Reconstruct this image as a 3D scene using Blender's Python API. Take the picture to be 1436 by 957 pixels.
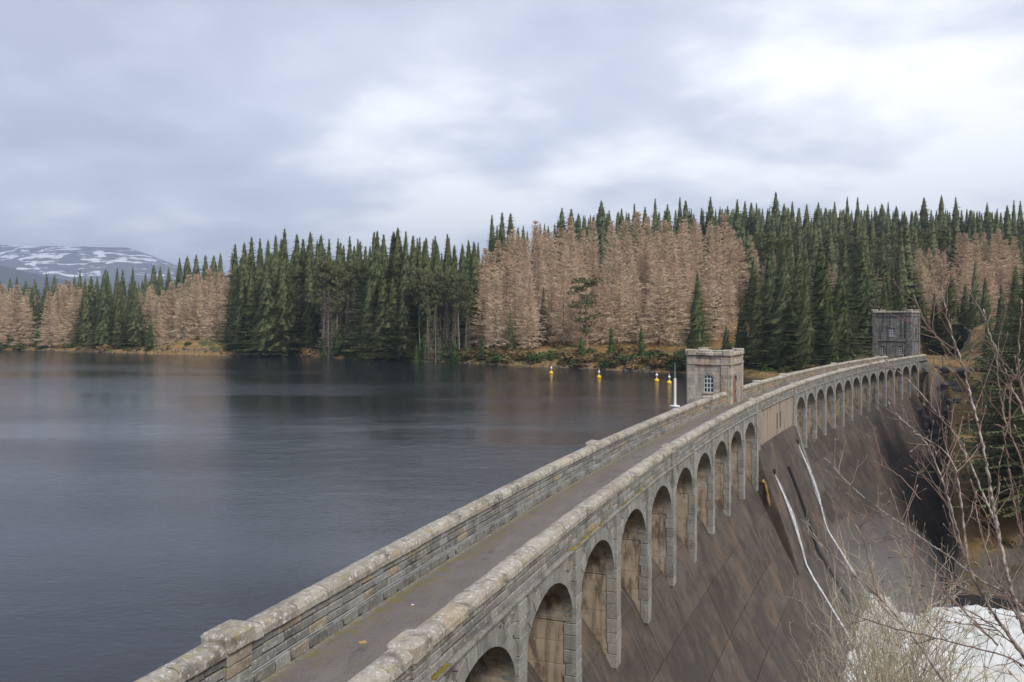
import bpy, math, random
import numpy as np
from mathutils import Vector, Matrix
R_ = math.radians
random.seed(7); rng = np.random.default_rng(7)
for o in list(bpy.data.objects): bpy.data.objects.remove(o)
C = bpy.context.scene.collection
SC = bpy.context.scene

# ------------------------------------------------------------------ camera
FPX = 1195.1; YH = 445.6; PW, PH = 1436, 957
CAMZ = 11.308                      # metres above the lake
cam_d = bpy.data.cameras.new('camera'); cam = bpy.data.objects.new('camera', cam_d); C.objects.link(cam)
cam.location = (0, 0, CAMZ); cam.rotation_euler = (math.pi/2, 0, 0)
cam_d.sensor_width = 36; cam_d.lens = FPX/PW*36
cam_d.shift_y = -(PH/2-YH)/PW
cam_d.clip_start = 0.1; cam_d.clip_end = 40000
SC.camera = cam
SC.render.resolution_x = 1024; SC.render.resolution_y = 682

# ------------------------------------------------------------------ world, sun, exposure
SUN_EL, SUN_AZ = R_(44), R_(152)          # azimuth from +Y towards +X : light comes from behind right
W = bpy.data.worlds.new('World'); SC.world = W; W.use_nodes = True
def world():
    nt = W.node_tree; nt.nodes.clear(); L = nt.links.new
    def n(t, **k):
        x = nt.nodes.new(t)
        for a, b in k.items(): setattr(x, a, b)
        return x
    def math_(op, a, b=None, c=None):
        m = n('ShaderNodeMath', operation=op)
        for i, v in enumerate((a, b, c)):
            if v is None: continue
            if isinstance(v, (int, float)): m.inputs[i].default_value = v
            else: L(v, m.inputs[i])
        return m.outputs[0]
    out = n('ShaderNodeOutputWorld'); bg = n('ShaderNodeBackground'); L(bg.outputs[0], out.inputs[0])
    sky = n('ShaderNodeTexSky', sky_type='NISHITA', sun_disc=False)
    sky.sun_elevation = SUN_EL; sky.sun_rotation = SUN_AZ
    tc = n('ShaderNodeTexCoord'); sep = n('ShaderNodeSeparateXYZ'); L(tc.outputs['Generated'], sep.inputs[0])
    zc = math_('MAXIMUM', sep.outputs[2], 0.0)
    den = math_('ADD', zc, 0.22)
    px = math_('DIVIDE', sep.outputs[0], den); py = math_('DIVIDE', sep.outputs[1], den)
    cb = n('ShaderNodeCombineXYZ'); L(px, cb.inputs[0]); L(py, cb.inputs[1])
    def noise(scale, detail, rough, off, dist=0.0):
        mp = n('ShaderNodeMapping'); mp.inputs['Location'].default_value = off; L(cb.outputs[0], mp.inputs[0])
        t = n('ShaderNodeTexNoise'); t.inputs['Scale'].default_value = scale; t.inputs['Detail'].default_value = detail
        t.inputs['Roughness'].default_value = rough; t.inputs['Distortion'].default_value = dist
        L(mp.outputs[0], t.inputs['Vector']); return t.outputs['Fac']
    big = noise(0.95, 3, 0.5, (1.7, 0.4, 0), 0.15); mid = noise(2.5, 8, 0.56, (4.1, 2.2, 0), 0.15)
    s = math_('ADD', math_('MULTIPLY', big, 0.60), math_('MULTIPLY', mid, 0.40))
    # the brighter, thinner part of the cloud deck lies to the right and low down
    lobe = math_('MULTIPLY', math_('ADD', math_('MULTIPLY', sep.outputs[0], 0.10), math_('MULTIPLY', zc, -0.55)), 1.0)
    for px_, py_, k_, w_ in ((570, 165, .04, .20), (1270, 235, .10, .28), (1150, 150, .03, .12), (235, 345, .10, .05), (150, 200, -.06, .16)):
        d_ = Vector(((px_-718)/FPX, 1, (YH-py_)/FPX)).normalized()
        dt = n('ShaderNodeVectorMath', operation='DISTANCE'); L(tc.outputs['Generated'], dt.inputs[0]); dt.inputs[1].default_value = d_
        g_ = math_('DIVIDE', dt.outputs['Value'], w_); g_ = math_('MULTIPLY', g_, g_)
        lobe = math_('ADD', lobe, math_('MULTIPLY', math_('POWER', 2.718, math_('MULTIPLY', g_, -1.0)), k_))
    s = math_('ADD', s, math_('ADD', lobe, 0.085))
    cr = n('ShaderNodeValToRGB'); L(s, cr.inputs[0]); e = cr.color_ramp.elements
    e[0].position = 0.33; e[0].color = (0.275, 0.29, 0.35, 1)
    e[1].position = 0.63; e[1].color = (0.66, 0.66, 0.66, 1)
    x = cr.color_ramp.elements.new(0.50); x.color = (0.40, 0.42, 0.475, 1)
    mix = n('ShaderNodeMix', data_type='RGBA'); mix.inputs[0].default_value = 0.94
    sc = n('ShaderNodeVectorMath', operation='SCALE'); L(sky.outputs[0], sc.inputs[0]); sc.inputs['Scale'].default_value = 1.0
    # clouds are given in the sky's own units (background strength 0.1)
    cs = n('ShaderNodeVectorMath', operation='SCALE'); L(cr.outputs[0], cs.inputs[0]); cs.inputs['Scale'].default_value = 9.6
    L(sc.outputs[0], mix.inputs[6]); L(cs.outputs[0], mix.inputs[7])
    L(mix.outputs[2], bg.inputs[0]); bg.inputs[1].default_value = 0.1
world()
sun_d = bpy.data.lights.new('sun', 'SUN'); sun = bpy.data.objects.new('sun', sun_d); C.objects.link(sun)
sun_d.energy = 1.5; sun_d.angle = R_(11); sun_d.color = (1.0, 0.95, 0.87)
sd = Vector((math.sin(SUN_AZ)*math.cos(SUN_EL), math.cos(SUN_AZ)*math.cos(SUN_EL), math.sin(SUN_EL)))
sun.rotation_euler = sd.to_track_quat('Z', 'Y').to_euler(); sun.location = (60, -40, 90)
SC.view_settings.view_transform = 'Standard'; SC.view_settings.look = 'None'
SC.view_settings.exposure = 1.25; SC.view_settings.gamma = 1.0; SC.view_settings.use_curve_mapping = False
SC.render.engine = 'CYCLES'

# ------------------------------------------------------------------ dam geometry (an arc in plan)
P = 5.8; TH = .3448; RAD = 81.0403*P; S0 = .374*P; ZC = 4.35       # pitch of the arches, heading, radius, coping height
X0, Y0 = -.1273*P, 3.8868*P
CX, CY = X0+RAD*math.cos(TH), Y0-RAD*math.sin(TH)
WUP = -3.923                      # the upstream parapet lies this far over
def ang(i): return TH+(S0+i*P)/RAD
def D(i, o, z):                   # pier index along the dam, metres downstream, metres over the coping top
    a = ang(i); r = RAD-o
    return (CX-r*math.cos(a), CY+r*math.sin(a), ZC+z)
def rotz(i): return math.pi/2-ang(i)
def inv(x, y):                    # world -> (index, o)
    r = np.hypot(x-CX, y-CY); a = np.arctan2(y-CY, CX-x)
    return ((a-TH)*RAD-S0)/P, RAD-r
def proj(x, y, z): return (718+FPX*x/y, YH-FPX*(z-CAMZ)/y)
def at(px, d): return (px-718)/FPX*d

# ------------------------------------------------------------------ materials
class MT:
    def __init__(s, name):
        s.m = bpy.data.materials.new(name); s.m.use_nodes = True; s.t = s.m.node_tree
        s.b = s.t.nodes['Principled BSDF']; s.b.inputs['Roughness'].default_value = .85
        s.b.inputs['Specular IOR Level'].default_value = .25
        g = s.t.nodes.new('ShaderNodeNewGeometry'); s.pos = g.outputs['Position']; s.isl = g.outputs['Random Per Island']; s.nrm = g.outputs['Normal']
        s.rnd = s.t.nodes.new('ShaderNodeObjectInfo').outputs['Random']
    def link(s, a, b): s.t.links.new(a, b)
    def set(s, inp, v):
        if hasattr(v, 'is_output'): s.link(v, inp)
        elif isinstance(v, tuple) and len(v) == 3 and inp.type == 'RGBA': inp.default_value = (*v, 1)
        else: inp.default_value = v
    def uv(s): return s.t.nodes.new('ShaderNodeUVMap').outputs[0]
    def objc(s): return s.t.nodes.new('ShaderNodeTexCoord').outputs['Object']
    def scale(s, v, sc):
        m = s.t.nodes.new('ShaderNodeMapping'); s.link(v, m.inputs[0]); m.inputs['Scale'].default_value = sc; return m.outputs[0]
    def noise(s, scale, detail=4, rough=.55, vec=None, dist=0):
        x = s.t.nodes.new('ShaderNodeTexNoise'); s.link(vec if vec is not None else s.pos, x.inputs['Vector'])
        x.inputs['Scale'].default_value = scale; x.inputs['Detail'].default_value = detail
        x.inputs['Roughness'].default_value = rough; x.inputs['Distortion'].default_value = dist
        return x.outputs['Fac']
    def math(s, op, a, b=0, clamp=False):
        x = s.t.nodes.new('ShaderNodeMath'); x.operation = op; x.use_clamp = clamp
        s.set(x.inputs[0], a); s.set(x.inputs[1], b); return x.outputs[0]
    def step(s, v, lo, hi, a=0., b=1.):
        x = s.t.nodes.new('ShaderNodeMapRange'); x.interpolation_type = 'SMOOTHSTEP'; s.link(v, x.inputs[0])
        x.inputs[1].default_value = lo; x.inputs[2].default_value = hi; x.inputs[3].default_value = a; x.inputs[4].default_value = b
        return x.outputs[0]
    def mix(s, f, a, b, mode='MIX'):
        x = s.t.nodes.new('ShaderNodeMix'); x.data_type = 'RGBA'; x.blend_type = mode
        s.set(x.inputs[0], f); s.set(x.inputs[6], a); s.set(x.inputs[7], b); return x.outputs[2]
    def sep(s, v):
        x = s.t.nodes.new('ShaderNodeSeparateXYZ'); s.link(v, x.inputs[0]); return x.outputs
    def col(s, c): s.set(s.b.inputs['Base Color'], c)
    def bump(s, h, strength=.4, dist=.03):
        x = s.t.nodes.new('ShaderNodeBump'); x.inputs['Strength'].default_value = strength; x.inputs['Distance'].default_value = dist
        s.link(h, x.inputs['Height']); s.link(x.outputs[0], s.b.inputs['Normal'])
    def tint(s, amt=1.0):    # a number per stone, whether it is an object or an island
        return s.math('FRACT', s.math('ADD', s.rnd, s.math('MULTIPLY', s.isl, amt)))
M = {}
def simple(name, c, rough=.6, metal=0, var=.15, sc=6):
    m = MT(name); n = m.noise(sc, 4); m.col(m.mix(n, tuple(x*(1-var) for x in c), tuple(x*(1+var) for x in c)))
    m.b.inputs['Roughness'].default_value = rough; m.b.inputs['Metallic'].default_value = metal; M[name] = m.m; return m
def stone(name, dark, light, tan, tanamt, lichen, ochre, stain, bumpd=.02, streak=.25):
    m = MT(name); t = m.tint()
    c = m.mix(t, dark, light)
    t2 = m.math('FRACT', m.math('MULTIPLY', t, 7.31))
    c = m.mix(m.math('MULTIPLY', m.step(t2, 1-tanamt, 1.0), .85), c, tan)
    c = m.mix(m.math('MULTIPLY', m.step(m.noise(26, 4, .7), .42, .66), .45), c, tuple(x*.55 for x in dark))
    c = m.mix(m.step(m.noise(1.1, 5, .65), .48, .70, 0, stain), c, (.055, .05, .042))
    c = m.mix(m.step(m.noise(1.3, 6, .7, m.scale(m.pos, (1.8, 1.8, .14))), .47, .62, 0, streak), c, (.04, .038, .035))
    c = m.mix(m.step(m.noise(7.5, 7, .75), .52, .63, 0, lichen), c, (.62, .61, .58))
    c = m.mix(m.step(m.noise(3.1, 5, .7, m.scale(m.pos, (1, 1, 1.7))), .56, .66, 0, ochre), c, (.36, .29, .10))
    m.col(c); m.bump(m.noise(22, 6, .7), .75, bumpd); M[name] = m.m
stone('coping_granite', (.35, .31, .25), (.49, .44, .365), (.46, .38, .26), .15, .9, .7, .7, .05)
stone('parapet_granite', (.17, .165, .15), (.33, .32, .295), (.36, .27, .16), .18, .35, .3, .6)
stone('tan_granite', (.28, .23, .17), (.42, .35, .26), (.45, .28, .13), .35, .25, .3, .45)
stone('face_granite', (.20, .19, .17), (.33, .315, .285), (.34, .27, .19), .15, .35, .12, .65)
stone('ring_stone', (.24, .235, .215), (.33, .325, .30), (.31, .27, .21), .1, .2, .05, .5, .008)
stone('tower_granite', (.36, .315, .265), (.54, .485, .41), (.54, .38, .26), .25, .2, .15, .35, .02, .4)
stone('dark_granite', (.14, .137, .134), (.27, .265, .26), (.19, .175, .16), .1, .35, .12, .7, .02, .85)
simple('mortar', (.055, .052, .045), .95)
simple('white_paint', (.78, .79, .80), .4, 0, .04)
simple('red_door', (.26, .12, .095), .7, 0, .35, 3)
simple('frame_grey', (.50, .52, .54), .5, 0, .1)
simple('glass_dark', (.02, .025, .035), .08, 0, .2)
simple('yellow_paint', (.80, .52, .03), .4, 0, .08)
simple('red_paint', (.5, .08, .05), .5)
simple('cable_grey', (.42, .44, .46), .5)
simple('black_iron', (.03, .028, .026), .6)
simple('void', (.012, .011, .010), .95)
simple('straw', (.42, .26, .10), .9, 0, .4, 9)
simple('post_wood', (.22, .17, .12), .9, 0, .3, 5)

def m_road():
    m = MT('asphalt'); u = m.uv(); v = m.sep(u)[1]
    c = m.mix(m.noise(.9, 7, .7), (.115, .101, .094), (.205, .183, .168))
    c = m.mix(m.step(m.noise(11, 4, .8), .54, .70, 0, .75), c, (.27, .245, .225))
    c = m.mix(m.step(m.noise(7, 5, .8), .55, .70, 0, .6), c, (.045, .040, .037))
    c = m.mix(m.step(m.noise(.5, 6, .65, m.scale(u, (.7, 2.4, 1))), .46, .64, 0, .65), c, (.20, .18, .165))
    c = m.mix(m.step(m.noise(.8, 6, .7, m.scale(u, (.6, 1.5, 1))), .56, .70, 0, .6), c, (.055, .048, .045))
    edge = m.math('MAXIMUM', m.step(v, .15, 1.15, 1, 0), m.step(v, 2.75, 3.4, 0, .9))
    ms = m.math('MULTIPLY', m.math('ADD', edge, .18), m.step(m.noise(1.9, 8, .8), .46, .60))
    c = m.mix(m.math('MULTIPLY', ms, .95, True), c, m.mix(m.noise(7, 4), (.10, .095, .03), (.27, .22, .075)))
    c = m.mix(m.math('MULTIPLY', m.step(v, .1, .42, .85, 0), m.step(m.noise(9, 4), .35, .6)), c, (.32, .28, .22))
    m.col(c); m.bump(m.noise(38, 5, .75), .7, .02); M['asphalt'] = m.m
m_road()
def m_pier():
    m = MT('pier_concrete'); z = m.scale(m.pos, (.25, .25, 2.4))
    c = m.mix(m.noise(1, 5, .6, z), (.26, .205, .145), (.45, .37, .275))
    c = m.mix(m.step(m.noise(1.2, 6, .65, m.scale(m.pos, (1.6, 1.6, .55))), .47, .64, 0, .85), c, (.105, .075, .05))
    c = m.mix(m.step(m.noise(1.4, 6, .7, m.scale(m.pos, (2.2, 2.2, .16))), .50, .64, 0, .6), c, (.10, .085, .07))
    c = m.mix(m.step(m.noise(.7, 4, .6), .56, .66, 0, .6), c, (.42, .39, .34))
    # pour lines of the formwork
    w = m.math('FRACT', m.math('MULTIPLY', m.sep(m.pos)[2], 1.25)); ln = m.step(w, .93, .97)
    c = m.mix(m.math('MULTIPLY', ln, .45), c, (.12, .09, .06))
    m.col(c); m.bump(m.math('SUBTRACT', m.noise(9, 5), ln), .5, .02); M['pier_concrete'] = m.m
m_pier()
def m_spill():
    m = MT('spillway_concrete'); u = m.uv()
    c = m.mix(m.tint(), (.070, .056, .046), (.120, .098, .080))
    c = m.mix(m.step(m.noise(.9, 7, .72), .40, .64, 0, .75), c, (.042, .035, .031))
    c = m.mix(m.step(m.noise(1, 6, .7, m.scale(u, (2.0, .22, 1))), .50, .66, 0, .7), c, (.030, .026, .024))
    c = m.mix(m.step(m.noise(1, 6, .75, m.scale(u, (3.7, .09, 1))), .57, .72, 0, .6), c, (.30, .24, .18))
    c = m.mix(m.step(m.noise(.075, 4, .6), .46, .62, 0, .5), c, (.055, .047, .043))
    c = m.mix(m.step(m.noise(.30, 6, .65), .50, .66, 0, .6), c, (.16, .118, .082))
    c = m.mix(m.step(m.noise(13, 5, .75), .56, .68, 0, .45), c, (.21, .175, .14))
    m.col(c); m.bump(m.noise(9, 6, .7), .6, .03); m.b.inputs['Roughness'].default_value = .62
    M['spillway_concrete'] = m.m
    m = MT('wall_concrete'); z = m.scale(m.pos, (1.2, 1.2, .18))
    c = m.mix(m.noise(1, 5, .6, z), (.23, .18, .135), (.37, .305, .235))
    c = m.mix(m.step(m.noise(1.3, 5, .7, z), .52, .66, 0, .8), c, (.09, .065, .05)); m.col(c); m.bump(m.noise(8, 5), .4, .02); M['wall_concrete'] = m.m
m_spill()
def m_water():
    m = MT('lake_water'); b = m.b; m.col((.018, .021, .027)); b.inputs['Roughness'].default_value = .10; b.inputs['IOR'].default_value = 1.33
    b.inputs['Specular IOR Level'].default_value = .5
    p = m.scale(m.pos, (1.0, 1.7, 1)); calm = m.step(m.noise(.012, 3, .5, m.scale(m.pos, (.6, 2.2, 1))), .42, .62, .25, 1.0)
    h = m.math('ADD', m.math('MULTIPLY', m.noise(2.0, 5, .6, p), .7), m.math('MULTIPLY', m.noise(.28, 3, .5, p), 1.2))
    h = m.math('MULTIPLY', h, calm); m.bump(h, .7, .13); M['lake_water'] = m.m
    m = MT('foam'); fl = m.scale(m.pos, (.9, .35, .9))
    c = m.mix(m.noise(.8, 8, .7, fl), (.58, .60, .57), (.90, .91, .90))
    c = m.mix(m.step(m.noise(.55, 7, .7, fl, .6), .53, .66, 0, .75), c, (.33, .36, .33))
    c = m.mix(m.step(m.noise(.16, 4, .6), .52, .66, 0, .45), c, (.62, .57, .44)); m.col(c)
    m.bump(m.noise(3.2, 8, .75, fl), .7, .25); m.b.inputs['Roughness'].default_value = .7; M['foam'] = m.m
    m = MT('falling_water'); m.col((.86, .88, .90)); m.b.inputs['Roughness'].default_value = .45
    m.set(m.b.inputs['Alpha'], m.step(m.noise(1.6, 6, .7, m.scale(m.pos, (2, 2, .6))), .34, .62, .12, .95)); M['falling_water'] = m.m
m_water()
def m_ground():
    m = MT('hill_ground')
    c = m.mix(m.noise(.16, 6, .6), (.30, .195, .075), (.185, .105, .045))
    c = m.mix(m.step(m.noise(.09, 5, .6), .48, .60), c, (.075, .080, .028))
    c = m.mix(m.step(m.noise(.5, 5, .65), .50, .62, 0, .8), c, (.36, .24, .095))
    c = m.mix(m.step(m.noise(1.6, 5, .7), .53, .66, 0, .7), c, (.05, .04, .022))
    slope = m.step(m.sep(m.nrm)[2], .52, .78, 1, 0)
    rock = m.mix(m.noise(1.1, 8, .75), (.060, .053, .047), (.24, .21, .18)); rock = m.mix(m.step(m.noise(.7, 7, .75, m.scale(m.pos, (1, 1, .4))), .50, .62, 0, .7), rock, (.085, .075, .035))
    c = m.mix(slope, c, rock); m.col(c); m.bump(m.noise(1.2, 7, .7), .9, .5); M['hill_ground'] = m.m
    m = MT('mountain_heath')
    n = m.noise(.013, 8, .68, m.scale(m.pos, (.42, .2, 2.0)), .8)
    hz = m.step(m.sep(m.pos)[2], 120, 460, -.05, .06)
    f = m.step(m.math('ADD', n, hz), .60, .622)
    c = m.mix(m.noise(.004, 5), (.045, .042, .040), (.085, .070, .060)); m.col(m.mix(f, c, (.80, .82, .86))); M['mountain_heath'] = m.m
    m = MT('ridge_heath'); m.col(m.mix(m.noise(.01, 5), (.03, .032, .03), (.06, .055, .045))); M['ridge_heath'] = m.m
    m = MT('rock'); m.col(m.mix(m.noise(1.5, 6, .7), (.05, .046, .043), (.21, .19, .17))); m.bump(m.noise(3, 6, .7), .8, .2); M['rock'] = m.m
m_ground()
def m_leaf(name, a, b, tip=None, var=.5, scl=.9, ia=.58):
    m = MT(name); o = m.objc(); n = m.noise(scl, 4, .6, m.pos)
    g_ = m.math('ADD', m.math('MULTIPLY', m.step(n, .36, .64), 1-ia), m.math('MULTIPLY', m.isl, ia)); c = m.mix(g_, tuple(x*.8 for x in a), tuple(min(.9, x*1.1) for x in b))
    c = m.mix(m.math('MULTIPLY', m.rnd, var), c, tip or tuple(x*.6 for x in a)); m.col(c)
    m.b.inputs['Roughness'].default_value = .8; m.b.inputs['Specular IOR Level'].default_value = .15; M[name] = m.m
m_leaf('spruce_green', (.050, .068, .032), (.135, .158, .072), (.115, .125, .055), .8)
m_leaf('far_spruce_green', (.058, .080, .040), (.130, .155, .076), (.14, .145, .075), .8)
m_leaf('sapling_green', (.035, .07, .022), (.085, .13, .04), (.05, .09, .03))
m_leaf('pine_green', (.085, .095, .040), (.17, .165, .075), (.10, .12, .06))
m_leaf('larch_twig', (.42, .325, .22), (.74, .60, .435), (.62, .455, .335), .7, .2, .45)
m_leaf('larch_bark', (.25, .20, .155), (.40, .33, .26))
m_leaf('grey_twig', (.15, .125, .10), (.27, .23, .185), (.22, .17, .15))
m_leaf('bush_green', (.050, .062, .022), (.12, .12, .045), (.14, .09, .04), .8)
m_leaf('heather_brown', (.16, .095, .045), (.30, .20, .085), (.20, .14, .07), .8)
m_leaf('bark_brown', (.10, .085, .07), (.21, .185, .155))
m_leaf('bark_silver', (.12, .095, .08), (.42, .365, .325), (.22, .15, .125), .5, 22, .1)
m_leaf('twig_red', (.14, .095, .075), (.34, .27, .225), (.20, .13, .105), .6, 12)
m_leaf('shrub_twig', (.26, .215, .165), (.50, .44, .36), (.38, .33, .20), .6, 5)

# ------------------------------------------------------------------ object helpers
def mesh(name, v, f, m, uv=None, smooth=False):
    me = bpy.data.meshes.new(name); me.from_pydata([tuple(map(float, p)) for p in v], [], [tuple(map(int, q)) for q in f])
    if uv is not None:
        l = me.uv_layers.new(name='UVMap'); idx = np.empty(len(me.loops), dtype=np.int32); me.loops.foreach_get('vertex_index', idx)
        l.data.foreach_set('uv', np.asarray(uv, dtype=np.float32)[idx].ravel())
    if smooth: me.polygons.foreach_set('use_smooth', [True]*len(me.polygons))
    ms = m if isinstance(m, (list, tuple)) else [m]
    for x in ms: me.materials.append(M[x])
    me.update(); return me
WORLD_LOC = {}
def obj(name, me, parent=None, loc=None, rz=0, scale=None, world=True):
    o = bpy.data.objects.new(name, me); C.objects.link(o)
    if loc is not None: o.location = loc
    if rz: o.rotation_euler = (0, 0, rz)
    if scale is not None: o.scale = scale
    if parent is not None:
        o.parent = parent
        if world:
            q = parent; t = WORLD_LOC.get(q.name)
            if t is not None: o.matrix_parent_inverse = Matrix.Translation(t).inverted()
    return o
def tag(o, label=None, cat=None, group=None, kind=None):
    if label: o['label'] = label
    if cat: o['category'] = cat
    if group: o['group'] = group
    if kind: o['kind'] = kind
    return o
def thing(name, label, cat, loc=(0, 0, 0), rz=0, group=None):
    o = obj(name, None, None, loc, rz); o.empty_display_size = .3
    WORLD_LOC[o.name] = Vector(loc)
    return tag(o, label, cat, group)
class MB:                                   # collects geometry
    def __init__(s): s.v = []; s.f = []; s.u = []
    def add(s, v, f, uv=None):
        k = len(s.v); s.v += [tuple(p) for p in v]; s.f += [tuple(i+k for i in q) for q in f]
        s.u += list(uv) if uv is not None else [(0, 0)]*len(v)
    def box(s, x0, x1, y0, y1, z0, z1, T=None):
        v = [(x, y, z) for z in (z0, z1) for y in (y0, y1) for x in (x0, x1)]
        if T: v = [T(p) for p in v]
        s.add(v, [(0, 2, 3, 1), (4, 5, 7, 6), (0, 1, 5, 4), (2, 6, 7, 3), (0, 4, 6, 2), (1, 3, 7, 5)])
    def block(s, lx, ly, lz, b, T=None, jit=0):       # box with chamfered edges, centred, 44 triangles
        v, f = block_geo(lx, ly, lz, b, jit); s.add([T(p) for p in v] if T else v, f)
    def mesh(s, name, m, smooth=False): return mesh(name, s.v, s.f, m, s.u, smooth)
    def tube(s, pts, rad, n=5, cap=True):
        pts = [Vector(p) for p in pts]; k = len(pts); ring = []
        up = Vector((.31, .2, .93)).normalized(); vs = []; fs = []
        for i, p in enumerate(pts):
            t = (pts[min(i+1, k-1)]-pts[max(i-1, 0)])
            t = t.normalized() if t.length > 1e-6 else Vector((0, 0, 1))
            a = t.cross(up); a = a.normalized() if a.length > 1e-3 else t.orthogonal().normalized(); b = t.cross(a)
            r = rad[i] if hasattr(rad, '__len__') else rad
            for j in range(n):
                q = 2*math.pi*j/n; vs.append(p+a*(r*math.cos(q))+b*(r*math.sin(q)))
        for i in range(k-1):
            for j in range(n): fs.append((i*n+j, i*n+(j+1) % n, (i+1)*n+(j+1) % n, (i+1)*n+j))
        if cap: fs += [tuple(range(n))[::-1], tuple(range((k-1)*n, k*n))]
        s.add(vs, fs)
    def lathe(s, prof, n=16, c=(0, 0, 0)):
        vs = []; fs = []
        for r, z in prof:
            for j in range(n): q = 2*math.pi*j/n; vs.append((c[0]+r*math.cos(q), c[1]+r*math.sin(q), c[2]+z))
        for i in range(len(prof)-1):
            for j in range(n): fs.append((i*n+j, i*n+(j+1) % n, (i+1)*n+(j+1) % n, (i+1)*n+j))
        fs += [tuple(range(n))[::-1], tuple(range((len(prof)-1)*n, len(prof)*n))]
        s.add(vs, fs)
def block_geo(lx, ly, lz, b, jit=0):
    v = []; ix = {}
    h = (lx/2, ly/2, lz/2)
    for sx in (-1, 1):
        for sy in (-1, 1):
            for sz in (-1, 1):
                sg = (sx, sy, sz); j = [random.uniform(-jit, jit) for _ in range(3)]
                for ax in range(3):
                    p = [sg[k]*(h[k]-(0 if k == ax else b))+j[k] for k in range(3)]
                    ix[(sx, sy, sz, ax)] = len(v); v.append(tuple(p))
    f = []
    for ax in range(3):
        o1, o2 = [k for k in range(3) if k != ax]
        for s_ in (-1, 1):
            q = []
            for a, b_ in ((-1, -1), (1, -1), (1, 1), (-1, 1)):
                sg = [0, 0, 0]; sg[ax] = s_; sg[o1] = a; sg[o2] = b_; q.append(ix[(*sg, ax)])
            f.append(q)
    for ax in range(3):                        # edges running along ax
        o1, o2 = [k for k in range(3) if k != ax]
        for a in (-1, 1):
            for b_ in (-1, 1):
                q = []
                for e, face in ((-1, o1), (1, o1), (1, o2), (-1, o2)):
                    sg = [0, 0, 0]; sg[ax] = e; sg[o1] = a; sg[o2] = b_; q.append(ix[(*sg, face)])
                f.append(q)
    for sx in (-1, 1):
        for sy in (-1, 1):
            for sz in (-1, 1): f.append([ix[(sx, sy, sz, a)] for a in range(3)])
    # outward orientation
    V = np.array(v)
    out = []
    for q in f:
        c = V[q].mean(0); nn = np.cross(V[q[1]]-V[q[0]], V[q[2]]-V[q[0]])
        out.append(tuple(q) if nn@c > 0 else tuple(q[::-1]))
    return v, out
def frame(i, o, z):                            # transform for pieces laid along the arc: x along, y upstream, z up
    p = D(i, o, z); c, s = math.cos(rotz(i)), math.sin(rotz(i))
    return lambda q: (p[0]+q[0]*c-q[1]*s, p[1]+q[0]*s+q[1]*c, p[2]+q[2])
def vnoise(x, y, seed=0):                      # cheap smooth noise for terrain
    x = np.asarray(x, float); y = np.asarray(y, float)
    xi = np.floor(x).astype(np.int64); yi = np.floor(y).astype(np.int64); fx = x-xi; fy = y-yi
    fx = fx*fx*(3-2*fx); fy = fy*fy*(3-2*fy)
    def h(a, b):
        n = (a*374761393+b*668265263+seed*974711) & 0x7fffffff
        n = ((n ^ (n >> 13))*1274126177) & 0x7fffffff
        return ((n ^ (n >> 16)) & 0xffff)/65535.
    return (h(xi, yi)*(1-fx)+h(xi+1, yi)*fx)*(1-fy)+(h(xi, yi+1)*(1-fx)+h(xi+1, yi+1)*fx)*fy
def fbm(x, y, seed=0, oct=4):
    t = 0; a = .5
    for k in range(oct): t = t+a*(vnoise(x*2**k, y*2**k, seed+k)-.5); a *= .5
    return t

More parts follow.
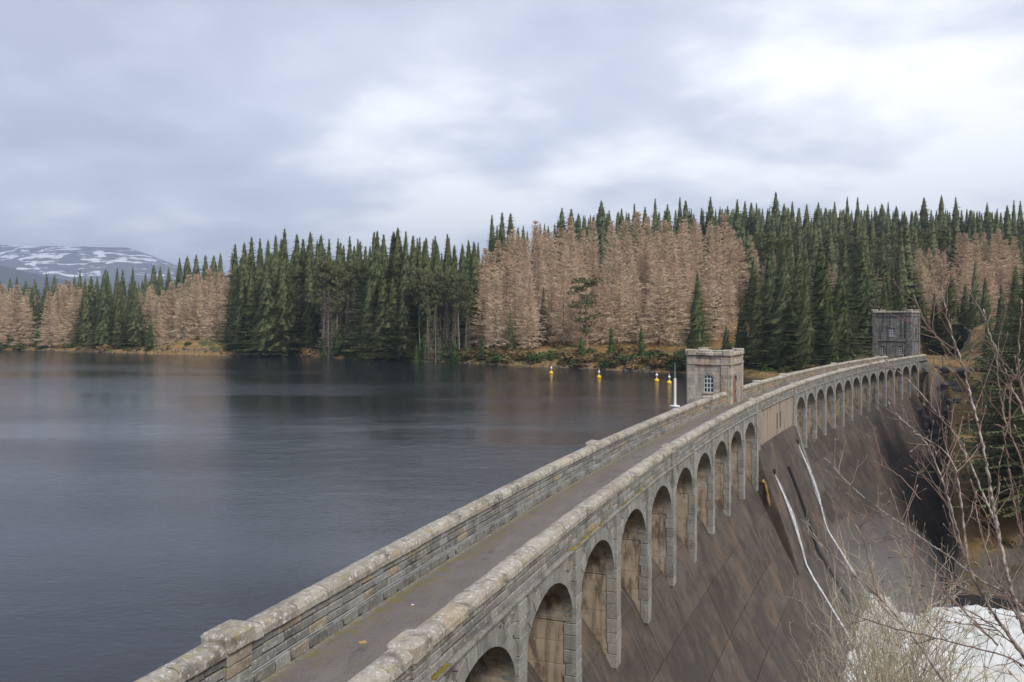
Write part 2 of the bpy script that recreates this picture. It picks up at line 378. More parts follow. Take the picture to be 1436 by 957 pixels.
# ------------------------------------------------------------------ ground
SHX = np.array([-900, -300, 0, 100, 220, 320, 410, 480, 560, 650, 720, 800, 870, 950, 1050, 1120, 1200, 1300, 1500], float)
SHD = np.array([420, 305, 297, 287, 264, 250, 254, 236, 227, 213, 201, 192, 182, 175, 163, 153, 147, 146, 150], float)
SLX = np.array([-900, 0, 250, 420, 600, 700, 800, 900, 1000, 1500], float)
SLV = np.array([.02, .025, .03, .06, .085, .12, .17, .19, .195, .19], float)
EY = np.array([-200, 60, 98, 103, 108, 120, 138, 150, 165, 400], float)
EX = np.array([140, 130, 110, 66, 57, 62.5, 71.4, 77.8, 84, 110], float)
EZ = np.array([-22, -22.4, -22, -21.7, -18.1, -14.2, -8.8, -3.1, 2.6, 3.0], float)
POOL = -23.5; FOAMZ = -16.6
def ground(x, y):
    x = np.asarray(x, float); y = np.asarray(y, float)
    idx, o = inv(x, y)
    ys = np.maximum(y, 1.0); px = np.where(y > 5, 718+FPX*x/ys, np.where(x < 0, -900, 1500)); px = np.clip(px, -900, 1500)
    sd_ = np.interp(px, SHX, SHD); inl = y-sd_ + 3.5*fbm(x*.06, y*.02, 11)*2
    sl = np.interp(px, SLX, SLV)
    inc = np.maximum(inl, 0); inc = .3*np.minimum(inc, 22)+np.maximum(inc-22, 0); far = np.minimum(inc, 260)+np.maximum(inc-260, 0)*.12
    knoll = 3.2*np.exp(-((px-285)/55)**2)*np.exp(-((inl-12)/11)**2)+2.5*np.exp(-((px-790)/120)**2)*np.clip(inl/14, 0, 1)
    zf = 1.0*np.clip(inl/2.5, 0, 1)+sl*far+knoll+np.clip(inl/20, 0, 1)*2.2*fbm(x*.05, y*.05, 3)*2+np.clip(inl/4, 0, 1)*.5*fbm(x*.5, y*.5, 5)
    zf = np.where(inl < 0, np.maximum(-3.5, inl*.25-.05), zf)
    # downstream of the dam
    xe = np.interp(y, EY, EX); ze = np.interp(y, EY, EZ); dx = x-xe
    zr = ze+np.clip(dx, 0, 400)*0+np.where(dx > 0, np.minimum(.12*np.maximum(dx, 0)+.75*np.maximum(dx-4, 0), 4+.22*np.maximum(dx, 0)), 0)+.6*fbm(x*.3, y*.3, 9)
    zv = POOL-3.0
    wt = (1+1.2*fbm(x*.25, y*.25, 61))*np.interp(y, [100, 125, 150], [2.5, 3.0, 5.0]); t = np.clip((dx+wt)/wt, 0, 1); zr = zv+(zr-zv)*(t*t*(3-2*t))
    zn = 9.5-.62*(x*.34+y*.94)+1.0*fbm(x*.2, y*.2, 21)
    zn = np.minimum(zn, 9.6+.25*np.maximum(-(x*.34+y*.94), 0))
    zd = np.maximum(zr, zn)
    hillr = np.where((idx > 27) & (y > 150), np.maximum(zf, zd), zd)
    damb = (idx > -4) & (idx < 26.6)
    z = np.where(o > -3.0, hillr, zf)
    z = np.where(damb & (o > -3.9) & (o < 2.0), POOL-4, z)
    k = np.clip((idx-26.4)/2.0, 0, 1)                    # the road leaves the dam on the far side
    z = np.where((idx >= 26.4) & (o > -10) & (o < 2.5), np.minimum(np.maximum(z, 1.6), 2.9), z)
    z = np.where((idx >= 26.3) & (idx < 31) & (o >= 2.0) & (y < 175), np.maximum(z, 2.4-1.15*(o-2.0)+1.5*fbm(x*.35, y*.35, 51)), z)
    return z
def build_ground():
    rr = np.concatenate([np.geomspace(1.5, 70, 46)[:-1], np.arange(70, 345, 1.6), np.geomspace(346, 14000, 46)])
    aa = np.radians(np.concatenate([np.arange(-180, -42, 3), np.arange(-42, 44, .22), np.arange(44, 180, 3)]))
    A, Rr = np.meshgrid(aa, rr); X = Rr*np.sin(A); Y = Rr*np.cos(A); Z = ground(X, Y)
    nR, nA = X.shape; v = np.stack([X, Y, Z], -1).reshape(-1, 3)
    i, j = np.meshgrid(np.arange(nR-1), np.arange(nA), indexing='ij'); j2 = (j+1) % nA
    f = np.stack([i*nA+j, i*nA+j2, (i+1)*nA+j2, (i+1)*nA+j], -1).reshape(-1, 4)[:, ::-1]
    f = np.concatenate([f, ])
    me = bpy.data.meshes.new('ground'); me.vertices.add(len(v)); me.vertices.foreach_set('co', v.astype(np.float32).ravel())
    me.loops.add(len(f)*4); me.loops.foreach_set('vertex_index', f.astype(np.int32).ravel())
    me.polygons.add(len(f)); me.polygons.foreach_set('loop_start', np.arange(0, len(f)*4, 4, dtype=np.int32)); me.polygons.foreach_set('use_smooth', np.ones(len(f), bool))
    me.update(calc_edges=True); me.validate(); me.materials.append(M['hill_ground'])
    tag(obj('ground', me), 'rough grass and heath ground around the reservoir', kind='structure')
build_ground()
def build_lake():
    v = []; f = []
    ii = np.linspace(-34, 34, 120); oo = -np.concatenate([[4.25], np.geomspace(8, 3000, 26)])
    for i in ii:
        for o in oo: p = D(i, o, 0); v.append((p[0], p[1], 0))
    n = len(oo)
    for a in range(len(ii)-1):
        for b in range(n-1): f.append((a*n+b, (a+1)*n+b, (a+1)*n+b+1, a*n+b+1))
    tag(obj('lake', mesh('lake', v, f, 'lake_water')), 'dark rippled reservoir water behind the dam', kind='structure')
    # pool at the foot of the dam: dark water, with churning foam where the jets land and downstream
    v = [(0, 20, POOL), (130, 20, POOL), (130, 165, POOL), (0, 165, POOL)]
    tag(obj('pool', mesh('pool', v, [(0, 1, 2, 3)], 'lake_water')), 'dark pool below the dam', kind='structure')
    gx = np.arange(8, 82, .3); gy = np.arange(52, 98, .3); X, Y = np.meshgrid(gx, gy)
    mask = (84.5-Y)/3.2+2.6*fbm(X*.16, Y*.16, 33)
    for i_ in (9.75, 12.1):
        p = D(i_, 7.6, 0); mask = np.maximum(mask, 1.7-np.hypot(X-p[0], Y-p[1])/1.9+1.5*fbm(X*.4, Y*.4, 37))
    q = np.clip(mask, 0, 1); q = q*q*(3-2*q); nx = len(gx)
    Z = POOL-.3+(FOAMZ-POOL+.3)*np.sqrt(q)+q*(.9*np.abs(fbm(X*.22, Y*.22, 31))+.5*fbm(X*.8, Y*.5, 32)+.5*np.abs(fbm(X*1.9, Y*1.3, 36, 3)))
    v = np.stack([X, Y, Z], -1).reshape(-1, 3); f = []
    for b in range(len(gy)-1):
        for a in range(nx-1): f.append((b*nx+a, b*nx+a+1, (b+1)*nx+a+1, (b+1)*nx+a))
    tag(obj('foam', mesh('foam', v, f, 'foam', None, True)), 'white churning foam in the pool below the dam', kind='stuff')
build_lake()
def build_mountain(name, mat_, dist, pxs, tops, depth, seed, label, rough):
    n = 160; m = 30; v = []; f = []
    for j in range(m):
        t = j/(m-1)                      # 0 foot, .6 crest, 1 behind
        d = dist+depth*t
        for i in range(n):
            px = pxs[0]+(pxs[-1]-pxs[0])*i/(n-1)
            top = np.interp(px, pxs, tops); zt = (YH-top)/FPX*(dist+depth*.6)+CAMZ
            k = math.sin(min(t/.6, 1)*math.pi/2)**1.15 if t < .6 else 1-.5*((t-.6)/.4)**2
            x = at(px, d); z = -30+(zt+30)*k+rough*float(fbm(x*.0022, d*.0022, seed, 5))*(k*(1-k)*3+.12)
            v.append((x, d, z))
    for j in range(m-1):
        for i in range(n-1): f.append((j*n+i, j*n+i+1, (j+1)*n+i+1, (j+1)*n+i))
    tag(obj(name, mesh(name, v, f, mat_, None, True)), label, kind='structure')
build_mountain('mountain', 'mountain_heath', 5600, [-700, -300, 0, 60, 120, 180, 215, 240, 270, 330, 420], [352, 338, 344, 346, 347, 349, 360, 370, 384, 405, 430], 2600, 41, 'bare mountain streaked with snow beyond the forest', 190)
build_mountain('ridge', 'ridge_heath', 3300, [-600, -200, 0, 30, 60, 120, 200], [340, 355, 372, 380, 387, 398, 430], 900, 47, 'low dark ridge in front of the snowy mountain', 60)

# ------------------------------------------------------------------ the dam
DAM = thing('dam', 'long curved granite and concrete dam with arched openings along its crest', 'dam', D(12, 0, -29))
I0, I1 = -3.5, 27.6                       # ends of the built crest
SER = [(-3, 9, -3), (12.412, 26.412, 0)]  # the two runs of arches
def vis(x, y, z, mg=20):
    if y < 2: return False
    u, w = proj(x, y, z); return -mg < u < PW+mg and -mg < w < PH+mg
def strip(prof, i0, i1, n, m, name, close=True, uvk=None):
    """profile of (o, z) swept along the arc"""
    v = []; f = []; u = []; k = len(prof)
    L = [0]
    for a, b in zip(prof, prof[1:]): L.append(L[-1]+math.hypot(a[0]-b[0], a[1]-b[1]))
    for q in range(n+1):
        i = i0+(i1-i0)*q/n
        for (o, z), l in zip(prof, L): v.append(D(i, o, z)); u.append((i*P, l))
    kk = k if close else k-1
    for q in range(n):
        for j in range(kk): f.append((q*k+j, q*k+(j+1) % k, (q+1)*k+(j+1) % k, (q+1)*k+j))
    if close: f += [tuple(range(k))[::-1], tuple(range(n*k, n*k+k))]
    return mesh(name, v, f, m, u)
# deck
deck = obj('road_deck', strip([(WUP+.2, -1.30), (-2.7, -1.262), (-1.96, -1.25), (-1.2, -1.262), (-.2, -1.30), (-.2, -1.6), (WUP+.2, -1.6)], I0, I1, 150, 'asphalt', 'road_deck'), DAM)
# parapets: mortar core, stone courses, kerb, coping
PAR = {}
def rnd_meshes(name, lens, ly, lz, b, m, var=3, jit=.012):
    out = {}
    for L in lens:
        out[L] = []
        for k in range(var):
            mb = MB(); mb.block(L, ly, lz, b, None, jit); out[L].append(mb.mesh(name, m))
    return out
def coping_mesh(L, w, h, m, seed):
    r = random.Random(seed); prof = [(-w/2, -h), (-w/2*.99, -h*.52), (-w/2*.80, -h*.17), (-w/2*.35, -.005), (w/2*.35, -.005), (w/2*.80, -h*.17), (w/2*.99, -h*.52), (w/2, -h)]
    v = []; f = []; n = 5; k = len(prof)
    for q in range(n):
        x = -L/2+L*q/(n-1); e = .005 if q in (0, n-1) else 0
        for y, z in prof: v.append((x, y*(1-e*2)+r.uniform(-.010, .010), z-(e if z > -h*.9 else 0)+r.uniform(-.012, .008)))
    for q in range(n-1):
        for j in range(k): f.append((q*k+j, q*k+(j+1) % k, (q+1)*k+(j+1) % k, (q+1)*k+j))
    f += [tuple(range(k))[::-1], tuple(range((n-1)*k, n*k))]
    f = [q[::-1] for q in f]
    return mesh('coping_stone', v, f, m)
CO_L = 1.36
cop_m = [coping_mesh(CO_L-.008, .62, .30, 'coping_granite', s) for s in range(7)]
LENS = (.55, .70, .85, 1.0)
HC = .24
bl_m = rnd_meshes('parapet_block', LENS, .46, HC-.030, .024, 'parapet_granite')
blt_m = rnd_meshes('parapet_block', LENS, .46, HC-.022, .016, 'tan_granite')
kb_m = rnd_meshes('kerb_stone', (.62, .8), .60, .27, .02, 'parapet_granite')
PIL = {0: [-1.13, 4, 9, 12.412, 17.412, 22.412], 1: [-1.30, 3.85, 9.0, 12.5, 14.72, 19.7, 24.5]}
NBLK = [0]
TW0, TW1 = 10.22, 11.17                # the valve tower interrupts the lake-side parapet
def parapet(side):
    oc = 0 if side == 0 else WUP
    segs = [(I0, I1)] if side == 0 else [(I0, TW0), (TW1, 25.6)]
    mb = MB()
    for a, b in segs:
        n = int((b-a)*4)
        pr = [(oc-.185, -1.45), (oc-.185, -.28), (oc+.185, -.28), (oc+.185, -1.45)]
        k = 4
        vs = [D(a+(b-a)*q/n, o, z) for q in range(n+1) for o, z in pr]; fs = []
        for q in range(n):
            for j in range(k): fs.append((q*k+j, q*k+(j+1) % k, (q+1)*k+(j+1) % k, (q+1)*k+j))
        fs += [tuple(range(k))[::-1], tuple(range(n*k, n*k+k))]; mb.add(vs, fs)
    par = obj('parapet', mb.mesh('parapet', 'mortar'), DAM)
    tag(par, 'lichened granite parapet along the valley side of the road' if side == 0 else 'lichened granite parapet along the lake side of the road')
    rest = MB(); restt = MB()
    zs = [-.30-HC*(k+.5) for k in range(3)] + ([-.30-HC*3.5] if side == 1 else [])
    for a, b in segs:
        # coping
        n = int((b-a)*P/CO_L)
        for q in range(n):
            i = a+(q+.5)*CO_L/P
            if i < -2.6: continue
            p = D(i, oc, random.uniform(-.012, .008)); o = obj('coping_stone', random.choice(cop_m), par, p, rotz(i)+random.uniform(-.006, .006))
        for k, z in enumerate(zs[:3] if side == 0 else zs[:3]):
            s = a*P+random.uniform(0, .6)
            while s < b*P-.5:
                L = random.choice(LENS); i = (s+L/2)/P; s += L
                if i > b: break
                near = i < 1.9 and vis(*D(i, oc, z), 40)
                tan = side == 1 and random.random() < np.clip((i-5.5)/3, 0, .85)
                if near and NBLK[0] < 298:
                    NBLK[0] += 1
                    obj('parapet_block', random.choice(bl_m[L]), par, D(i, oc, z), rotz(i), (1-.022/L, 1, 1))
                elif i > -2.6:
                    (restt if tan else rest).block(L-.022, .46, HC-.034, .022, frame(i, oc, z), .008)
        if side == 1:
            s = a*P
            while s < b*P-.6:
                L = random.choice((.62, .8)); i = (s+L/2)/P; s += L
                if i < -2.6: continue
                if i < 4: obj('kerb_stone', random.choice(kb_m[L]), par, D(i, oc+.03, -1.165), rotz(i), (1-.02/L, 1, 1))
                else: rest.block(L-.018, .60, .27, .02, frame(i, oc+.03, -1.165), .008)
    tag(obj('parapet_masonry', rest.mesh('parapet_masonry', 'parapet_granite'), par), kind='stuff')
    if restt.v: tag(obj('parapet_masonry', restt.mesh('parapet_masonry', 'tan_granite'), par), kind='stuff')
    for i in PIL[side]:
        if side == 1 and TW0-.15 < i < TW1+.15: continue
        mb = MB(); h = 1.36 if side == 1 else 1.02
        nz = 4
        for k in range(nz):
            zz = -.30-(h-.30)*(k+.5)/nz; mb.block(.86+.02*(k % 2), .60, (h-.30)/nz-.02, .018, frame(i, oc, zz), .008)
        obj('pilaster', mb.mesh('pilaster', 'parapet_granite'), par)
        v, f = block_geo(1.02, .78 if side else .70, .44, .085, .02)
        cap = MB(); T = frame(i, oc, -.09 if side else -.165)
        cap.add([T((q[0], q[1], q[2]+(.05*(1-abs(q[0])*1.2) if q[2] > 0 else 0))) for q in v], f)
        obj('pilaster_cap', cap.mesh('pilaster_cap', 'coping_granite'), par)
    return par
par_v = parapet(0); par_l = parapet(1)
# cable along the foot of the lake-side parapet
mb = MB(); mb.tube([D(i, WUP+.245, -1.005-.012*math.sin(i*9)) for i in np.arange(-2.4, 9.9, .12)], .011, 5)
obj('cable', mb.mesh('cable', 'cable_grey'), par_l)
# string course above the arches
sc_m = MB(); rest = MB(); k = 0
STC = strip([(.10, -1.02), (.33, -1.02), (.345, -1.05), (.345, -1.12), (.20, -1.16), (.10, -1.16)], I0, I1, 200, 'face_granite', 'string_course')
stc = obj('string_course', STC, DAM)
ms = MB()                                   # moss tufts on the ledge
for _ in range(420):
    i = -1.9+abs(random.gauss(0, 1))*3.2
    if i > 9 or (vnoise(i*3.1, 0, 77) < .5): continue
    T = frame(i, .22+random.uniform(0, .11), -1.02); r = random.uniform(.03, .085)
    v, f = block_geo(r*3, r*1.1, r*.8, r*.25, r*.2); ms.add([T(q) for q in v], f)
m_leaf('moss', (.12, .115, .02), (.26, .21, .05), (.16, .12, .04))
tag(obj('moss', ms.mesh('moss', 'moss'), stc), kind='stuff')

# arches and piers
HS, RISE, SPR, PWD = 2.56, 1.98, -3.63, .68       # half span, rise, springing level, pier width
def ell(t, e=0): return (HS+e)*math.cos(t), SPR+(RISE+e)*math.sin(t)
def arch(i):                                # centred at index i, spans one pitch
    near = i < 5.2
    mb = MB()                               # barrel + spandrel backing
    n = 20
    for (e0, o0, e1, o1) in ((0.004, .19, 0.004, -3.6),):
        vs = []
        for q in range(n+1):
            x, z = ell(math.pi*q/n, e0); vs += [D(i+x/P, o0, z), D(i+x/P, o1, z)]
        mb.add(vs, [(2*q, 2*q+1, 2*q+3, 2*q+2) for q in range(n)])
    a = obj('arch', mb.mesh('arch', 'pier_concrete'), DAM)
    mb = MB()
    for o_ in (.19, -3.6):                  # spandrel sheet
        vs = []
        for q in range(n+1):
            x, z = ell(math.pi*q/n, .03); vs += [D(i+x/P, o_, z), D(i+x/P, o_, -1.1)]
        mb.add(vs, [(2*q, 2*q+1, 2*q+3, 2*q+2) for q in range(n)])
        for sx in (-1, 1):
            mb.add([D(i+sx*HS/P, o_, SPR), D(i+sx*.5, o_, SPR), D(i+sx*.5, o_, -1.1), D(i+sx*HS/P, o_, -1.1)], [(0, 1, 2, 3)])
    obj('spandrel', mb.mesh('spandrel', 'mortar'), a)
    # ring stones
    nv = 13 if near else 11; rest = MB()
    for q in range(nv):
        g = .006; t0 = math.pi*q/nv+g; t1 = math.pi*(q+1)/nv-g; vs = []
        po = .255+random.uniform(-.008, .008)
        for o_ in (po, -.15):
            for t, e in ((t0, 0), ((t0+t1)/2, 0), (t1, 0), (t1, .46), ((t0+t1)/2, .47), (t0, .46)):
                x, z = ell(t, e); vs.append(D(i+max(-.5, min(.5, x/P)), o_, min(z, -1.17)))
        fs = [(0, 1, 2, 3, 4, 5)[::-1], (6, 7, 8, 9, 10, 11)] + [(k, (k+1) % 6, 6+(k+1) % 6, 6+k) for k in range(6)]
        if near:
            v2 = MB(); v2.add(vs, fs); obj('arch_stone', v2.mesh('arch_stone', 'ring_stone'), a)
        else: rest.add(vs, fs)
    if rest.v: obj('arch_ring', rest.mesh('arch_ring', 'ring_stone'), a)
    # irregular stones of the spandrels
    sp = MB(); cw, ch = .36, .27
    nx = int(P/cw); nz_ = int((-1.16-SPR)/ch)+1
    J = {}
    def jp(a_, b_):
        if (a_, b_) not in J: J[(a_, b_)] = (a_*P/nx-P/2+(random.uniform(-.11, .11) if 0 < a_ < nx else 0), -1.16-b_*ch+(random.uniform(-.09, .09) if b_ else 0))
        return J[(a_, b_)]
    for b_ in range(nz_):
        for a_ in range(nx):
            q = [jp(a_, b_), jp(a_+1, b_), jp(a_+1, b_+1), jp(a_, b_+1)]
            if any((x/(HS+.2))**2+(max(z-SPR, 0)/(RISE+.2))**2 < 1 for x, z in q): continue
            if abs(sum(x for x, z in q)/4) > P/2-PWD/2+.1: continue
            c = (sum(x for x, z in q)/4, sum(z for x, z in q)/4); po = .225+random.uniform(-.02, .02)
            qi = [(c[0]+(x-c[0])*.88, c[1]+(z-c[1])*.88) for x, z in q]; qj = [(c[0]+(x-c[0])*.95, c[1]+(z-c[1])*.95) for x, z in q]
            vs = [D(i+x/P, po, z) for x, z in qi]+[D(i+x/P, po-.03, z) for x, z in qj]+[D(i+x/P, .17, z) for x, z in qj]
            fs = [(3, 2, 1, 0)]+[(k+4*l, (k+1) % 4+4*l, (k+1) % 4+4+4*l, k+4+4*l) for l in (0, 1) for k in range(4)]
            if i < 1.6: o2 = MB(); o2.add(vs, fs); obj('spandrel_stone', o2.mesh('spandrel_stone', 'face_granite'), a)
            else: sp.add(vs, fs)
    if sp.v: tag(obj('spandrel_masonry', sp.mesh('spandrel_masonry', 'face_granite'), a), kind='stuff')
def pier(i):
    mb = MB(); w = PWD/2-.035
    T = frame(i, 0, 0)
    mb.box(-w, w, -.18, 4.2, -8.2, -1.55, T)
    p = obj('pier', mb.mesh('pier', 'pier_concrete'), DAM)
    zz = -1.17; rest = MB()
    while zz > -7.3:
        h = random.uniform(.42, .62) if zz < -1.2 else .5; d = random.choice((.40, .47)); jw = random.uniform(-.012, .012)
        b = MB(); T2 = frame(i, .36-d/2+random.uniform(-.01, .012), zz-h/2)
        (b if i < 5.5 else rest).block(PWD+jw, d, h-.016, .018, T2, .007)
        if b.v: obj('pier_stone', b.mesh('pier_stone', 'ring_stone'), p)
        zz -= h
    if rest.v: obj('pier_facing', rest.mesh('pier_facing', 'ring_stone'), p)
for a, b, first in SER:
    n = int(round(b-a))
    for k in range(n+1):
        i = a+k
        if i >= -2: pier(i)
        if k < n and i >= -2: arch(i+.5)
# spillway face
SPILL = [(-4.4, -6.0), (-4.2, -4.9), (-3.5, -4.22), (-2.8, -4.15), (-2.0, -4.55), (-1.2, -5.5), (-.2, -6.8), (1.3, -9.9), (2.3, -12.0), (3.6, -14.6), (6.4, -19.0), (9.6, -24.0), (13.0, -29.0), (15, -32)]
CENT = [(.10, -1.1), (.10, -4.2), (.40, -5.1), (1.0, -6.9), (2.1, -9.8), (3.62, -14.55)]
def along(prof, s):                      # point at arc length
    for (a, b) in zip(prof, prof[1:]):
        l = math.hypot(b[0]-a[0], b[1]-a[1])
        if s <= l: return (a[0]+(b[0]-a[0])*s/l, a[1]+(b[1]-a[1])*s/l)
        s -= l
    return prof[-1]
def plen(prof): return sum(math.hypot(b[0]-a[0], b[1]-a[1]) for a, b in zip(prof, prof[1:]))
core = strip([(o-.05, z-.03) for o, z in SPILL]+[(-4.4, -32)], I0, 26.45, 64, 'spillway_concrete', 'spillway')
spw = obj('spillway', core, DAM)
NP = [0]; restp = MB()
def panels(prof, i0, i1, step, parent, cull=True, s0=0):
    T = plen(prof); s = s0; row = 0
    while s < T-.2:
        s1 = min(s+step*random.uniform(.92, 1.08), T) if not isinstance(step, list) else min(s+step[min(row, len(step)-1)], T); g = .016
        k = 4; po = random.uniform(-.012, .02); vs = []; us = []; fs = []
        for q in range(k+1):
            t = s+g+(s1-s-2*g)*q/k; o, z = along(prof, t)
            for a_ in range(3):
                i = i0+g/P+(i1-i0-2*g/P)*a_/2; vs.append(D(i, o+po+random.uniform(-.006, .006), z)); us.append((i*P, t))
        k3 = 3; n0 = len(vs)
        for q in range(k):
            for a_ in range(2): fs.append((q*k3+a_, q*k3+a_+1, (q+1)*k3+a_+1, (q+1)*k3+a_)[::-1])
        # thin skirt so each panel has depth
        rim = [0, 1, 2, 5, 8, 11, 14, 13, 12, 9, 6, 3]
        for r in rim: p = vs[r]; vs.append((p[0]-.05, p[1]+.02, p[2]-.06)); us.append(us[r])
        for r in range(12): fs.append((rim[r], rim[(r+1) % 12], n0+(r+1) % 12, n0+r)[::-1])
        if (not cull) or (any(vis(*v, 8) for v in vs) and NP[0] < 296):
            NP[0] += 1; b = MB(); b.add(vs, fs, us); obj('face_panel', b.mesh('face_panel', 'spillway_concrete'), parent)
        else: restp.add(vs, fs, us)
        s = s1; row += 1
cr = SPILL[2:-1]
for a, b, _ in SER:
    for k in range(int(round(b-a))):
        i = a+k
        if i >= -2: panels(cr, i, i+1, [1.9, 2.4, 3.0, 3.0, 3.1, 3.0, 3.1, 3.0], spw)
LOW = [p for p in SPILL if p[1] <= -14.6][:-1]
for k in range(3): panels(LOW, 9+k*3.412/3, 9+(k+1)*3.412/3, 3.0, spw)
tag(obj('face_masonry', restp.mesh('face_masonry', 'spillway_concrete'), spw), kind='stuff')
# the thicker middle section that holds the outlet valves
cs = obj('valve_section', strip(CENT+[(-1.0, -14.6), (-3.9, -8), (-3.9, -1.45)], 9.06, 12.36, 14, 'spillway_concrete', 'valve_section'), DAM)
up_ = CENT[:2]
w0 = MB()
for k in range(6):
    i0 = 9.07+k*3.28/6; i1 = 9.07+(k+1)*3.28/6
    T = frame((i0+i1)/2, .14, -2.72); w0 = MB(); w0.block((i1-i0)*P-.05, .10, 3.08, .02, T, .004)
    obj('wall_panel', w0.mesh('wall_panel', 'wall_concrete'), cs)
for k in range(3): panels([(o+.05, z) for o, z in CENT[1:]], 9.08+k*3.26/3, 9.08+(k+1)*3.26/3, 3.4, cs)
for i in (9.15, 12.27):                   # edge piers of the middle section
    T = frame(i, .22, -2.8); b = MB(); b.block(.8, .30, 3.3, .03, T, .004); obj('wall_pilaster', b.mesh('wall_pilaster', 'face_granite'), cs)
for i in (10.72, 11.02):
    b = MB(); b.block(.42, .10, 1.7, .01, frame(i, .20, -2.9)); sl = obj('slit_window', b.mesh('slit_window', 'ring_stone'), cs)
    b = MB(); b.block(.26, .06, 1.5, .005, frame(i, .235, -2.9)); obj('slit_void', b.mesh('slit_void', 'void'), sl)
mb = MB()
for i_, off in ((10.75, .13),):
    pts = [D(i_, o+off+.05, z) for o, z in [along(CENT[2:]+LOW[1:3], s) for s in np.linspace(2.2, 15.5, 14)]]
    mb.tube(pts, .16, 8)
obj('drain_pipe', mb.mesh('drain_pipe', 'black_iron'), cs)
# training wall edge on the far side of the middle section
b = MB()
prof_e = [(.16, -1.2), (.30, -4.2), (1.12, -6.9), (1.9, -9.2)]
for (o0, z0), (o1, z1) in zip(prof_e, prof_e[1:]):
    b.add([D(12.34, o0, z0), D(12.44, o0, z0), D(12.44, o1, z1), D(12.34, o1, z1), D(12.34, o0-.5, z0), D(12.44, o0-.5, z0), D(12.44, o1-.5, z1), D(12.34, o1-.5, z1)],
          [(0, 1, 2, 3), (1, 5, 6, 2), (0, 3, 7, 4), (4, 7, 6, 5), (0, 4, 5, 1), (3, 2, 6, 7)])
obj('training_wall', b.mesh('training_wall', 'ring_stone'), cs)
# far wing wall
b = MB(); b.box(0, 1.6*P, -.15, 3.6, -6.5, -1.5, frame(26.45, 0, 0)); wing = obj('wing_wall', b.mesh('wing_wall', 'dark_granite'), DAM)

# ------------------------------------------------------------------ water jets
def jet(i, ostart, zstart, hit, end, label, seed):
    r = random.Random(seed); t = thing('water_jet', label, 'water jet', D(i, 7.5, -20.9), 0, 'jets from the valve section')
    b = MB(); full = CENT+LOW[1:]
    def face_o(z): return np.interp(-z, [-q[1] for q in full], [q[0] for q in full])
    b.tube([D(i, face_o(zstart)-.4, zstart), D(i, face_o(zstart)+.22, zstart)], .24, 10)
    obj('outlet_pipe', b.mesh('outlet_pipe', 'black_iron'), t)
    b = MB()
    for k in range(130):
        ph = r.uniform(0, 6.28); pts = []; rad = []; dx = r.gauss(0, .6)
        fa = 0 if k < 6 else r.uniform(0, .9); fb = 1.0 if k < 6 else min(1.0, fa+r.uniform(.06, .28)); n = max(6, int(26*(fb-fa)))
        r1 = r.uniform(.006, .022)
        for q in range(n):
            f_ = fa+(fb-fa)*q/(n-1); z = zstart+(end-zstart)*f_; base = face_o(z)
            out = .08+.20*math.sin(math.pi*min(1, (zstart-z)/(zstart-hit))) if z > hit else .06
            spread = .07+.36*math.exp(-((z-(zstart*.5+hit*.5))/2.9)**2)+(.03 if z > hit else .06+.16*(hit-z)/(hit-end))
            pts.append(D(i+(dx*spread+.04*math.sin(f_*13+ph)+r.gauss(0, .025))/P, base+out+r.uniform(-.05, .05)*spread*3, z))
            rad.append(r1*(.5+r.random())*min(1, .3+2.5*min(f_-fa, fb-f_)/(fb-fa+1e-6)))
        b.tube(pts, rad, 4)
    obj('water_strands', b.mesh('water_strands', 'falling_water'), t)
jet(9.68, 0, -6.7, -15.4, -20.8, 'white water jet nearer the road, running down the dam face', 3)
jet(12.10, 0, -5.9, -14.0, -20.8, 'white water jet farther along, beside the second run of arches', 4)
t = thing('straw_bundle', 'straw-coloured frayed strands hanging on the corner of the middle section', 'debris', D(9.05, .9, -9))
b = MB()
for k in range(16):
    a_ = random.uniform(-.5, .5); pts = [D(9.05+(a_*f_+random.uniform(-.05, .05))/P, .75+.45*f_+.15+random.uniform(-.08, .08), -7.0-2.0*f_*random.uniform(.85, 1)) for f_ in np.linspace(0, 1, 6)]
    b.tube(pts, [.022, .022, .02, .018, .014, .008], 4)
obj('strands', b.mesh('strands', 'straw'), t)
b = MB(); b.block(.34, .2, .22, .05, frame(9.05, .75, -6.95), .03); obj('knot', b.mesh('knot', 'straw'), t)

# ------------------------------------------------------------------ towers
def course_wall(mb, x0, x1, z0, z1, h, T, holes=(), jit=.006, lmin=.45, lmax=.95, proud=.11, thick=.14):
    """ashlar courses on a wall plane (local x along, y outwards)"""
    z = z0; n = max(1, round((z1-z0)/h)); h = (z1-z0)/n
    for r in range(n):
        x = x0
        while x < x1-.02:
            L = min(random.uniform(lmin, lmax), x1-x)
            if x1-x-L < .2: L = x1-x
            zc = z+h/2; xc = x+L/2
            if not any(a-.02 < xc+L/2 and xc-L/2 < b_+.02 and c-.0 < zc < d_ for a, b_, c, d_ in holes):
                mb.block(L-.014, thick+random.uniform(-.008, .008), h-.014, .010, lambda q: T((xc+q[0], proud+q[1]-thick/2, zc+q[2])), jit)
            else:
                for a, b_, c, d_ in holes:
                    if c < zc < d_ and a-.02 < xc+L/2 and xc-L/2 < b_+.02:
                        for u0, u1 in ((x, min(x+L, a)), (max(x, b_), x+L)):
                            if u1-u0 > .06: mb.block(u1-u0-.012, thick, h-.014, .008, lambda q: T(((u0+u1)/2+q[0], proud+q[1]-thick/2, zc+q[2])), 0)
            x += L
        z += h
def arched(x0, x1, z0, z1, rise, n=8):
    c = (x0+x1)/2; w = (x1-x0)/2
    return [(x0, z0), (x1, z0)]+[(c+w*math.cos(math.pi*k/n), z1+rise*math.sin(math.pi*k/n)) for k in range(n+1)]
